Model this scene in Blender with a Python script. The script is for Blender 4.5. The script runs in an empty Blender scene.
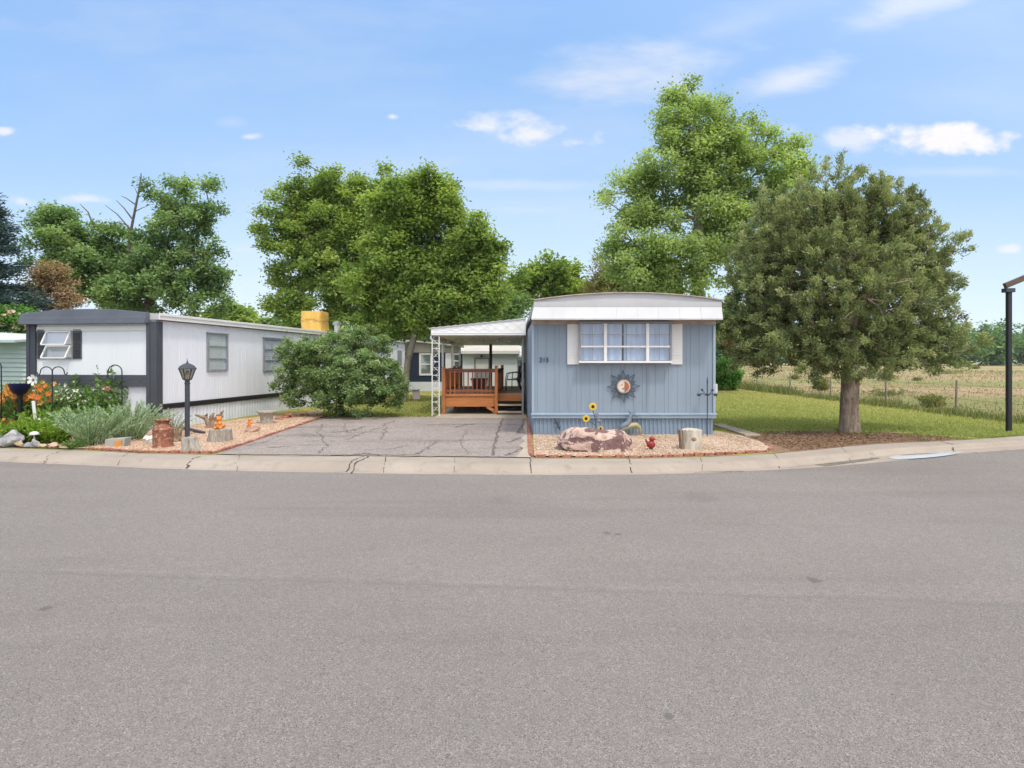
import bpy, bmesh, math, random
import numpy as np
from mathutils import Vector, Matrix, noise as mnoise

random.seed(7)
RNG = np.random.default_rng(11)
SC = bpy.context.scene
COL = SC.collection
PI = math.pi

# ------------------------------------------------------------------ survey of the place
F, HZ, CX, H = 600.0, 361.0, 512.0, 1.75        # focal length (px), horizon row, centre column, eye height (m)
ROADZ = -0.12


def G(px, py, z=0.0):
    """ground point (height z) seen at a pixel of the photograph"""
    y = F * (H - z) / (py - HZ)
    return Vector(((px - CX) / F * y, y, z))


def P(px, py, y):
    return Vector(((px - CX) / F * y, y, H - (py - HZ) / F * y))


def PX(px, y):
    return (px - CX) / F * y


def PZ(py, y):
    return H - (py - HZ) / F * y


# ------------------------------------------------------------------ materials
def new_mat(name):
    m = bpy.data.materials.new(name)
    m.use_nodes = True
    nt = m.node_tree
    for n in list(nt.nodes):
        nt.nodes.remove(n)
    out = nt.nodes.new('ShaderNodeOutputMaterial')
    bs = nt.nodes.new('ShaderNodeBsdfPrincipled')
    nt.links.new(bs.outputs[0], out.inputs[0])
    return m, nt, bs, out


class N:
    """tiny node-graph helper"""
    def __init__(s, nt):
        s.nt = nt
        s._co = None

    def node(s, t, **kw):
        n = s.nt.nodes.new(t)
        for k, v in kw.items():
            setattr(n, k, v)
        return n

    def link(s, a, b):
        s.nt.links.new(a, b)

    def put(s, sock, v):
        if hasattr(v, 'is_output') or isinstance(v, bpy.types.NodeSocket):
            s.link(v, sock)
        else:
            sock.default_value = v

    def co(s):
        if s._co is None:
            s._co = s.node('ShaderNodeTexCoord').outputs['Object']
        return s._co

    def scaled(s, sc, rot=(0, 0, 0)):
        m = s.node('ShaderNodeMapping')
        s.link(s.co(), m.inputs[0])
        m.inputs['Scale'].default_value = sc
        m.inputs['Rotation'].default_value = rot
        return m.outputs[0]

    def noise(s, scale, detail=3, rough=.55, vec=None, dist=0.0):
        n = s.node('ShaderNodeTexNoise')
        s.link(vec if vec is not None else s.co(), n.inputs['Vector'])
        n.inputs['Scale'].default_value = scale
        n.inputs['Detail'].default_value = detail
        n.inputs['Roughness'].default_value = rough
        n.inputs['Distortion'].default_value = dist
        return n.outputs[0]

    def vor(s, scale, vec=None, feature='F1', out=0, rand=1.0):
        n = s.node('ShaderNodeTexVoronoi', feature=feature)
        s.link(vec if vec is not None else s.co(), n.inputs['Vector'])
        n.inputs['Scale'].default_value = scale
        n.inputs['Randomness'].default_value = rand
        return n.outputs[out]

    def ramp(s, fac, stops, interp='LINEAR'):
        n = s.node('ShaderNodeValToRGB')
        cr = n.color_ramp
        cr.interpolation = interp
        while len(cr.elements) < len(stops):
            cr.elements.new(.5)
        for e, (p, c) in zip(cr.elements, stops):
            e.position = p
            if not isinstance(c, (tuple, list)):
                c = (c, c, c)
            e.color = (*c[:3], 1)
        s.link(fac, n.inputs[0])
        return n.outputs[0]

    def mix(s, fac, a, b, mode='MIX'):
        n = s.node('ShaderNodeMix', data_type='RGBA', blend_type=mode)
        s.put(n.inputs[0], fac)
        for k, v in ((6, a), (7, b)):
            if isinstance(v, (tuple, list)) and len(v) == 3:
                v = (*v, 1)
            s.put(n.inputs[k], v)
        return n.outputs[2]

    def math(s, op, a, b=None, c=None, clamp=False):
        n = s.node('ShaderNodeMath', operation=op, use_clamp=clamp)
        for k, v in enumerate((a, b, c)):
            if v is not None:
                s.put(n.inputs[k], v)
        return n.outputs[0]

    def rng(s, v, a, b, c=0.0, d=1.0, smooth=True):
        n = s.node('ShaderNodeMapRange')
        n.interpolation_type = 'SMOOTHSTEP' if smooth else 'LINEAR'
        s.put(n.inputs[0], v)
        for k, x in zip((1, 2, 3, 4), (a, b, c, d)):
            n.inputs[k].default_value = x
        return n.outputs[0]

    def bump(s, h, strength=.3, dist=.01, normal=None):
        n = s.node('ShaderNodeBump')
        n.inputs['Strength'].default_value = strength
        n.inputs['Distance'].default_value = dist
        s.link(h, n.inputs['Height'])
        if normal is not None:
            s.link(normal, n.inputs['Normal'])
        return n.outputs[0]

    def sep(s):
        n = s.node('ShaderNodeSeparateXYZ')
        s.link(s.co(), n.inputs[0])
        return n.outputs


def mk(name, col, rough=.6, var=.12, scale=3.0, bump=0.0, bscale=40.0, metallic=0.0, stretch=None, col2=None, thr=(.45, .65), spec=.4):
    """general painted / stained surface with mottling, and an optional second colour of wear"""
    m, nt, bs, _ = new_mat(name)
    g = N(nt)
    vec = g.scaled(stretch) if stretch else None
    n = g.noise(scale, 5, .6, vec)
    lo = tuple(c * (1 - var) for c in col)
    hi = tuple(min(1, c * (1 + var)) for c in col)
    c = g.ramp(n, [(.3, lo), (.7, hi)])
    if col2 is not None:
        n2 = g.noise(scale * 2.3, 6, .65, vec)
        c = g.mix(g.rng(n2, *thr), c, col2)
    g.put(bs.inputs['Base Color'], c)
    bs.inputs['Roughness'].default_value = rough
    bs.inputs['Metallic'].default_value = metallic
    bs.inputs['Specular IOR Level'].default_value = spec
    if bump:
        b = g.noise(bscale, 4, .6, vec)
        g.link(g.bump(b, bump, .01), bs.inputs['Normal'])
    return m


def foliage(name, cols, trans=.3, rough=.55):
    m, nt, bs, out = new_mat(name)
    g = N(nt)
    a = g.node('ShaderNodeAttribute', attribute_name='tint')
    st = [(i / (len(cols) - 1), c) for i, c in enumerate(cols)]
    c = g.ramp(a.outputs['Fac'], st)
    g.link(c, bs.inputs['Base Color'])
    bs.inputs['Roughness'].default_value = rough
    bs.inputs['Specular IOR Level'].default_value = .25
    tr = g.node('ShaderNodeBsdfTranslucent')
    c2 = g.mix(1.0, c, (1.25, 1.3, .7), 'MULTIPLY')
    g.link(c2, tr.inputs[0])
    ms = g.node('ShaderNodeMixShader')
    ms.inputs[0].default_value = trans
    g.link(bs.outputs[0], ms.inputs[1])
    g.link(tr.outputs[0], ms.inputs[2])
    g.link(ms.outputs[0], out.inputs[0])
    return m


def m_glass(name, tint=(.9, .95, 1), refl=.16):
    m, nt, bs, out = new_mat(name)
    g = N(nt)
    t = g.node('ShaderNodeBsdfTransparent')
    t.inputs[0].default_value = (*tint, 1)
    gl = g.node('ShaderNodeBsdfGlossy')
    gl.inputs['Roughness'].default_value = .03
    lw = g.node('ShaderNodeLayerWeight')
    lw.inputs[0].default_value = .25
    f = g.math('ADD', g.math('MULTIPLY', lw.outputs[0], .22), refl, clamp=True)
    ms = g.node('ShaderNodeMixShader')
    g.link(f, ms.inputs[0])
    g.link(t.outputs[0], ms.inputs[1])
    g.link(gl.outputs[0], ms.inputs[2])
    g.link(ms.outputs[0], out.inputs[0])
    return m


def m_asphalt():
    m, nt, bs, _ = new_mat('road_asphalt')
    g = N(nt)
    x, y, z = g.sep()
    # lengthwise joint between the older coarse lane (near) and the smoother lane (far)
    wob = g.math('MULTIPLY', g.math('SUBTRACT', g.noise(.9, 3), .5), .22)
    d = g.math('ADD', g.math('SUBTRACT', g.math('ADD', y, g.math('MULTIPLY', x, .083)), 5.04), wob)
    near = g.rng(d, .03, -.03)
    big = g.noise(.35, 4, .6)
    streak = g.noise(1.0, 4, .6, g.scaled((.12, 1.6, 1)))
    base = g.mix(near, g.ramp(big, [(.3, (0.192, 0.173, 0.159)), (.7, (0.233, 0.211, 0.195))]),
                 g.ramp(big, [(.3, (0.180, 0.161, 0.150)), (.7, (0.216, 0.196, 0.183))]))
    base = g.mix(g.rng(streak, .50, .72, 0, .45), base, (0.239, 0.212, 0.194))
    base = g.mix(g.rng(g.noise(.7, 4, .6, g.scaled((.16, 1.3, 1), (0, 0, .06))), .52, .66, 0, .4), base, (0.146, 0.128, 0.117))
    base = g.mix(g.rng(g.noise(2.2, 5, .7), .58, .72, 0, .3), base, (.16, .155, .155))
    v = g.vor(180, out=1)
    chip = g.node('ShaderNodeSeparateColor')
    g.link(v, chip.inputs[0])
    r1 = chip.outputs[0]
    base = g.mix(g.rng(r1, .82, .9, 0, .8), base, (0.323, 0.293, 0.269))
    base = g.mix(g.rng(r1, .22, .14, 0, .8), base, (.085, .078, .074))
    fine = g.noise(330, 2, .7)
    base = g.mix(g.rng(g.noise(6, 4, .65), .45, .7, 0, .35), base, (.19, .172, .164))
    base = g.mix(g.rng(g.noise(22, 4, .7), .42, .66, 0, .35), base, (.15, .132, .122))
    base = g.mix(.5, base, g.ramp(fine, [(.3, .35), (.7, .75)]), 'OVERLAY')
    # pale ridge and dark edge right along the joint
    ridge = g.math('MULTIPLY', g.rng(g.math('ABSOLUTE', d), .05, .0), g.rng(g.noise(3.1, 4), .4, .6))
    base = g.mix(g.math('MULTIPLY', ridge, .22), base, (.31, .28, .26))
    dk = g.math('MULTIPLY', g.rng(g.math('ABSOLUTE', g.math('ADD', d, .1)), .05, .0), .2)
    base = g.mix(dk, base, (.11, .105, .105))
    # oil drips and small stains
    for (px, py, r) in ((607, 533, .055), (618, 534, .05), (814, 580, .08), (47, 608, .05), (668, 716, .035), 
                        (500, 500, .22), (700, 497, .3)):
        p = G(px, py, ROADZ)
        dx = g.math('SUBTRACT', x, p.x)
        dy = g.math('MULTIPLY', g.math('SUBTRACT', y, p.y), .75)
        dd = g.math('SQRT', g.math('ADD', g.math('MULTIPLY', dx, dx), g.math('MULTIPLY', dy, dy)))
        dd = g.math('ADD', dd, g.math('MULTIPLY', g.math('SUBTRACT', g.noise(14, 3), .5), r * 1.2))
        base = g.mix(g.rng(dd, r, r * .45, 0, .55 if r < .2 else .18), base, (.08, .078, .08))
    g.link(base, bs.inputs['Base Color'])
    bs.inputs['Roughness'].default_value = .88
    bs.inputs['Specular IOR Level'].default_value = .25
    b = g.math('ADD', g.vor(180), g.math('MULTIPLY', g.noise(30, 3), .6))
    g.link(g.bump(b, .55, .006), bs.inputs['Normal'])
    return m


def m_drive():
    m, nt, bs, _ = new_mat('driveway_asphalt')
    g = N(nt)
    big = g.noise(.55, 5, .65)
    base = g.ramp(big, [(.3, (0.220, 0.183, 0.162)), (.5, (0.277, 0.233, 0.207)), (.72, (0.321, 0.273, 0.245))])
    st = g.noise(.9, 5, .65, g.scaled((.35, 1.1, 1), (0, 0, .3)))
    base = g.mix(g.rng(st, .52, .66, 0, .8), base, (.12, .102, .092))
    base = g.mix(g.rng(g.noise(5, 6, .75), .35, .68, .0, .5), base, (.15, .125, .115))
    base = g.mix(g.rng(g.noise(11, 5, .75), .5, .7, .0, .55), base, (.40, .345, .315))
    v = g.vor(55, out=1)
    sp = g.node('ShaderNodeSeparateColor')
    g.link(v, sp.inputs[0])
    base = g.mix(g.rng(sp.outputs[0], .8, .88, 0, .7), base, (.40, .355, .335))
    base = g.mix(g.rng(sp.outputs[1], .2, .12, 0, .7), base, (.12, .112, .11))
    g.link(base, bs.inputs['Base Color'])
    bs.inputs['Roughness'].default_value = .9
    g.link(g.bump(g.vor(70), .5, .006), bs.inputs['Normal'])
    return m


def m_concrete(name='concrete', a=(.275, .232, .19), b=(.35, .302, .252)):
    m, nt, bs, _ = new_mat(name)
    g = N(nt)
    base = g.ramp(g.noise(.8, 6, .65), [(.3, a), (.7, b)])
    base = g.mix(g.rng(g.noise(3.5, 5, .7), .55, .75, 0, .6), base, tuple(c * .6 for c in a))
    base = g.mix(g.rng(g.noise(1.3, 5, .7), .56, .7, 0, .4), base, tuple(c * .75 for c in a))
    base = g.mix(.35, base, g.ramp(g.noise(180, 3, .7), [(.3, .3), (.7, .75)]), 'OVERLAY')
    g.link(base, bs.inputs['Base Color'])
    bs.inputs['Roughness'].default_value = .85
    g.link(g.bump(g.noise(120, 4, .7), .3, .005), bs.inputs['Normal'])
    return m


def m_gravel(name, cols, scale=32):
    m, nt, bs, _ = new_mat(name)
    g = N(nt)
    v = g.vor(scale, out=1)
    sp = g.node('ShaderNodeSeparateColor')
    g.link(v, sp.inputs[0])
    base = g.ramp(sp.outputs[0], [(i / (len(cols) - 1), c) for i, c in enumerate(cols)], 'CONSTANT' if len(cols) > 4 else 'LINEAR')
    base = g.mix(g.rng(g.noise(.9, 4), .45, .7, 0, .3), base, tuple(c * .72 for c in cols[1]))
    g.link(base, bs.inputs['Base Color'])
    bs.inputs['Roughness'].default_value = .85
    h = g.math('SUBTRACT', 1.0, g.vor(scale))
    g.link(g.bump(h, .9, .02), bs.inputs['Normal'])
    return m


def m_lawn():
    m, nt, bs, _ = new_mat('lawn_turf')
    g = N(nt)
    x, y, z = g.sep()
    n1 = g.noise(.5, 5, .6)
    n2 = g.noise(9, 5, .7)
    base = g.ramp(n1, [(.25, (.19, .205, .05)), (.5, (.28, .27, .075)), (.75, (.39, .345, .125))])
    base = g.mix(.55, base, g.ramp(n2, [(.3, .22), (.7, .8)]), 'OVERLAY')
    # bare soil and needle litter round the foot of the conifer
    def ell(cx, cy, rx, ry):
        dx = g.math('DIVIDE', g.math('SUBTRACT', x, cx), rx)
        dy = g.math('DIVIDE', g.math('SUBTRACT', y, cy), ry)
        return g.math('SQRT', g.math('ADD', g.math('MULTIPLY', dx, dx), g.math('MULTIPLY', dy, dy)))
    d = ell(7.2, 13.3, 3.3, 1.75)
    d = g.math('MINIMUM', d, ell(5.6, 12.4, 1.7, 1.1))
    d = g.math('ADD', d, g.math('MULTIPLY', g.math('SUBTRACT', g.noise(1.6, 5, .65), .5), .9))
    soil = g.ramp(g.noise(14, 6, .75), [(.3, (.15, .095, .06)), (.55, (.29, .19, .12)), (.75, (.42, .30, .20))])
    base = g.mix(g.rng(d, 1.08, .82), base, soil)
    # worn yellow margin along the fence
    yel = g.math('ADD', g.math('MULTIPLY', g.math('SUBTRACT', x, 11.5), .4), g.math('MULTIPLY', g.math('SUBTRACT', g.noise(.7, 4), .5), 2.0))
    base = g.mix(g.rng(yel, 0, 1.2, 0, .75), base, (.48, .39, .15))
    g.link(base, bs.inputs['Base Color'])
    bs.inputs['Roughness'].default_value = .9
    bs.inputs['Specular IOR Level'].default_value = .1
    g.link(g.bump(g.noise(60, 4, .7), .8, .03), bs.inputs['Normal'])
    return m


def m_meadow():
    m, nt, bs, _ = new_mat('meadow_dry_grass')
    g = N(nt)
    n1 = g.noise(.12, 6, .65, g.scaled((.45, 1, 1)))
    n2 = g.noise(2.5, 5, .7)
    base = g.ramp(n1, [(.3, (.19, .19, .085)), (.42, (.33, .255, .145)), (.58, (.42, .315, .195)), (.72, (.36, .235, .155))])
    gr = g.noise(.06, 6, .65, g.scaled((.12, 1, 1)))
    base = g.mix(g.rng(gr, .45, .56, 0, .8), base, (.22, .25, .09))
    base = g.mix(.5, base, g.ramp(n2, [(.3, .28), (.7, .75)]), 'OVERLAY')
    g.link(base, bs.inputs['Base Color'])
    bs.inputs['Roughness'].default_value = .95
    bs.inputs['Specular IOR Level'].default_value = .05
    g.link(g.bump(g.noise(18, 5, .7), .9, .1), bs.inputs['Normal'])
    return m


def m_rock(name, cols, scale=4.0, bump=.6):
    m, nt, bs, _ = new_mat(name)
    g = N(nt)
    n = g.noise(scale, 6, .62, dist=1.2)
    c = g.ramp(n, [(.28 + .44 * i / (len(cols) - 1), k) for i, k in enumerate(cols)])
    c = g.mix(.4, c, g.ramp(g.noise(scale * 14, 4, .7), [(.3, .3), (.7, .72)]), 'OVERLAY')
    g.link(c, bs.inputs['Base Color'])
    bs.inputs['Roughness'].default_value = .88
    g.link(g.bump(g.noise(scale * 5, 6, .7), bump, .03), bs.inputs['Normal'])
    return m


def m_boulder():
    m, nt, bs, _ = new_mat('banded_sandstone')
    g = N(nt)
    pale = g.ramp(g.noise(9, 6, .7), [(.3, (.42, .26, .205)), (.5, (.58, .42, .345)), (.75, (.68, .57, .49))])
    plum = g.ramp(g.noise(11, 6, .7), [(.3, (.11, .06, .06)), (.55, (.20, .115, .11)), (.75, (.30, .19, .175))])
    n = g.noise(3.6, 6, .62, g.scaled((.8, 1, 1.7), (0, .35, 0)), dist=.9)
    c = g.mix(g.rng(n, .49, .52), pale, plum)
    c = g.mix(g.rng(g.vor(4.3), .2, .15, 0, .9), c, (.58, .45, .38))
    c = g.mix(.35, c, g.ramp(g.noise(70, 3, .7), [(.3, .3), (.7, .72)]), 'OVERLAY')
    g.link(c, bs.inputs['Base Color'])
    bs.inputs['Roughness'].default_value = .88
    g.link(g.bump(g.noise(10, 7, .72), 1.0, .06), bs.inputs['Normal'])
    return m


def m_bark(name, a, b, vs=(1, 1, .22), scale=26, bump=.9):
    m, nt, bs, _ = new_mat(name)
    g = N(nt)
    v = g.scaled(vs)
    n = g.noise(scale, 5, .65, v, .8)
    c = g.ramp(n, [(.3, a), (.7, b)])
    c = g.mix(g.rng(g.noise(3, 4), .5, .75, 0, .5), c, tuple(x * .55 for x in a))
    g.link(c, bs.inputs['Base Color'])
    bs.inputs['Roughness'].default_value = .9
    g.link(g.bump(n, bump, .03), bs.inputs['Normal'])
    return m


def m_wood(name, a, b, axis=0):
    m, nt, bs, _ = new_mat(name)
    g = N(nt)
    sc = [14, 14, 14]
    sc[axis] = .9
    n = g.noise(2.0, 5, .6, g.scaled(tuple(sc)), .6)
    c = g.ramp(n, [(.3, a), (.7, b)])
    c = g.mix(g.rng(g.noise(1.6, 4), .5, .75, 0, .45), c, tuple(x * .6 for x in a))
    g.link(c, bs.inputs['Base Color'])
    bs.inputs['Roughness'].default_value = .6
    g.link(g.bump(n, .35, .006), bs.inputs['Normal'])
    return m


M = {}
M['asphalt'] = m_asphalt()
M['drive'] = m_drive()
M['crack'] = mk('crack_dirt', (.055, .05, .045), .95, .3, 8)
M['tar'] = mk('crack_sealer', (.13, .112, .10), .9, .25, 9)
M['concrete'] = m_concrete()
M['pad'] = m_concrete('pad_concrete', (.31, .262, .205), (.42, .36, .29))
M['gravel_tan'] = m_gravel('tan_gravel', [(.38, .235, .155), (.50, .335, .23), (.56, .40, .28), (.62, .49, .37), (.42, .27, .185), (.54, .39, .29)], 30)
M['gravel_pink'] = m_gravel('pink_gravel', [(.34, .225, .15), (.46, .33, .23), (.53, .40, .295), (.60, .49, .39), (.38, .26, .18), (.49, .375, .28)], 24)
M['lawn'] = m_lawn()
M['meadow'] = m_meadow()
M['brick'] = mk('red_brick', (.29, .105, .07), .9, .35, 9, .5, 60, col2=(.40, .22, .165))
M['white_metal'] = mk('white_painted_metal', (.68, .68, .67), .45, .05, 1.2, .05, 8, col2=(.66, .65, .62), thr=(.6, .85))
M['roof_white'] = mk('white_roof_coating', (.46, .465, .48), .55, .07, 1.5, .15, 12, col2=(.47, .45, .43), thr=(.6, .82))
M['carport_white'] = mk('carport_white_paint', (.80, .80, .80), .5, .05, 2, .1, 12, col2=(.66, .65, .63), thr=(.6, .82))
M['white_wall'] = mk('white_aluminium_siding', (.675, .705, .77), .5, .05, .9, .05, 9, col2=(.62, .65, .71), thr=(.62, .85), stretch=(1, 1, .3))
M['white_end'] = mk('white_end_panel', (.71, .745, .78), .5, .04, .9, .05, 9, col2=(.66, .69, .72), thr=(.62, .85), stretch=(1, 1, .3))
M['white_skirt'] = mk('pale_skirting', (.62, .65, .72), .55, .07, 1.4, col2=(.50, .53, .57), thr=(.58, .8), stretch=(1, 1, .3))
M['fascia'] = mk('grey_blue_fascia', (.115, .13, .16), .45, .1, 2)
M['charcoal'] = mk('charcoal_paint', (.045, .05, .065), .5, .15, 2)
M['slate'] = mk('slate_grey_metal', (.062, .068, .082), .42, .12, 1.5)
M['black'] = mk('black_enamel', (.018, .019, .022), .45, .2, 4)
M['blue'] = mk('pale_blue_siding', (0.228, 0.286, 0.353), .55, .07, .8, .08, 20, col2=(.185, .235, .292), thr=(.5, .75), stretch=(1.6, 1, .14))
M['blue_trim'] = mk('blue_trim_board', (0.290, 0.373, 0.457), .5, .06, 2, col2=(.48, .55, .62), thr=(.6, .75))
M['blue_skirt'] = mk('blue_skirting', (0.195, 0.261, 0.340), .5, .1, 1.6, stretch=(1, 1, .3))
M['cream'] = mk('cream_panel', (.71, .705, .70), .5, .05, 2)
M['soffit'] = mk('weathered_soffit', (.40, .33, .27), .7, .2, 5)
M['alu'] = mk('aluminium_frame', (.50, .51, .52), .35, .08, 4, metallic=.6)
M['greyframe'] = mk('dull_grey_frame', (.24, .255, .265), .5, .12, 4)
M['sheer'] = mk('grey_sheer_curtain', (.50, .52, .54), .9, .2, 4, stretch=(5, 5, .4))
M['curtain'] = mk('lace_curtain', (.46, .52, .64), .9, .16, 3, stretch=(5, 5, .4))
M['blind'] = mk('pale_roller_blind', (.60, .61, .58), .8, .06, 3)
M['dark_room'] = mk('dim_interior', (.03, .033, .04), .9, .2, 2)
M['glass'] = m_glass('window_glass', refl=.07)
M['glass2'] = m_glass('window_glass_tinted', (.6, .65, .68), .2)
M['deck'] = m_wood('orange_stained_wood', (.36, .115, .028), (.55, .215, .06), 0)
M['deck_v'] = m_wood('orange_stained_upright', (.30, .09, .024), (.46, .165, .048), 2)
M['deck_dark'] = m_wood('redwood_rail', (.17, .052, .026), (.27, .088, .042), 0)
M['deck_floor'] = m_wood('worn_deck_floor', (.32, .21, .13), (.48, .34, .23), 1)
M['tread'] = m_wood('grey_worn_tread', (.42, .31, .22), (.60, .49, .38), 0)
M['navy'] = mk('navy_siding', (.014, .026, .055), .5, .12, 2)
M['navy_pl'] = mk('navy_glaze', (.008, .010, .05), .35, .2, 4)
M['beige'] = mk('beige_gable', (.42, .39, .34), .6, .1, 2)
M['mint'] = mk('mint_siding', (.39, .49, .485), .55, .05, 1.2)
M['yellow'] = mk('yellow_tarpaulin', (.66, .40, .08), .6, .12, 3, .6, 9, col2=(.72, .52, .22), thr=(.5, .7))
M['brown'] = mk('mahogany_paint', (.12, .03, .022), .5, .2, 4)
M['rust'] = mk('rusty_iron', (.22, .085, .05), .85, .35, 7, .5, 40, col2=(.42, .27, .19), thr=(.5, .62))
M['orange_cer'] = mk('orange_glazed_clay', (.62, .20, .035), .4, .25, 12, col2=(.72, .42, .16), thr=(.55, .7))
M['red_cer'] = mk('red_painted_metal', (.26, .025, .022), .45, .25, 9)
M['sun_rays'] = mk('blackened_verdigris_metal', (.045, .062, .085), .5, .25, 12, metallic=.3)
M['ivory'] = mk('ivory_ceramic', (.62, .53, .45), .5, .1, 8)
M['terracotta'] = mk('terracotta_glaze', (.36, .11, .055), .5, .25, 9)
M['sunflower'] = mk('yellow_enamel_petals', (.74, .50, .04), .5, .1, 9)
M['seed'] = mk('dark_seed_head', (.04, .018, .008), .8, .3, 20)
M['tan_metal'] = mk('tan_painted_metal', (.40, .33, .15), .55, .25, 6, col2=(.25, .33, .36), thr=(.5, .62))
M['grey_metal'] = mk('grey_painted_metal', (.16, .19, .235), .5, .2, 6)
M['stump_grey'] = m_bark('weathered_grey_wood', (.20, .175, .145), (.46, .43, .38), (1, 1, .18), 22, .8)
M['stump_pale'] = m_bark('silvered_pale_wood', (.38, .335, .27), (.62, .57, .49), (1, 1, .14), 18, .6)
M['driftwood'] = m_bark('brown_driftwood', (.11, .07, .045), (.36, .26, .18), (1, 1, .3), 18, .8)
M['bark_con'] = m_bark('conifer_bark', (.13, .092, .066), (.46, .365, .275), (1, 1, .35), 11, 1.6)
M['bark'] = m_bark('grey_brown_bark', (.065, .05, .038), (.18, .145, .115), (1, 1, .2), 18, 1)
M['bark_pale'] = m_bark('pale_bark', (.17, .15, .12), (.33, .30, .255), (1, 1, .2), 18, .8)
M['post_wood'] = m_bark('old_fence_wood', (.15, .12, .09), (.32, .27, .21), (1, 1, .1), 20, .6)
M['beam'] = m_wood('dark_timber_beam', (.055, .037, .025), (.14, .095, .06), 0)
M['wire'] = mk('rusty_fence_wire', (.12, .10, .085), .6, .2, 5)
M['boulder'] = m_boulder()
M['rock_grey'] = m_rock('grey_fieldstone', [(.20, .20, .205), (.34, .345, .35), (.50, .50, .49)])
M['rock_pink'] = m_rock('pink_fieldstone', [(.32, .18, .13), (.50, .33, .25), (.62, .47, .38)])
M['rock_tan'] = m_rock('tan_fieldstone', [(.30, .21, .12), (.46, .35, .22), (.58, .47, .34)])
M['rock_white'] = m_rock('pale_quartz', [(.50, .45, .40), (.64, .60, .55), (.72, .69, .65)])
M['terr_orange'] = mk('orange_stain_on_stone', (.52, .24, .06), .8, .3, 9)
M['paver'] = m_concrete('grey_paver', (.25, .25, .235), (.40, .40, .37))
M['stem'] = foliage('green_stems', [(.05, .085, .025), (.10, .15, .045)], .1)

# ------------------------------------------------------------------ object helpers
def tag(o, label=None, cat=None, group=None, kind=None):
    if label:
        o['label'] = label
    if cat:
        o['category'] = cat
    if group:
        o['group'] = group
    if kind:
        o['kind'] = kind
    return o


def thing(name, label, cat, loc=(0, 0, 0), rotz=0.0, group=None):
    o = bpy.data.objects.new(name, None)
    o.empty_display_size = .2
    COL.objects.link(o)
    o.location = loc
    o.rotation_euler = (0, 0, rotz)
    return tag(o, label, cat, group)


def root_matrix(o):
    """world matrix of a top-level thing or of a part below one"""
    m = Matrix.Translation(o.location) @ o.rotation_euler.to_matrix().to_4x4()
    if o.parent is not None:
        m = root_matrix(o.parent) @ m
    return m


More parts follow.
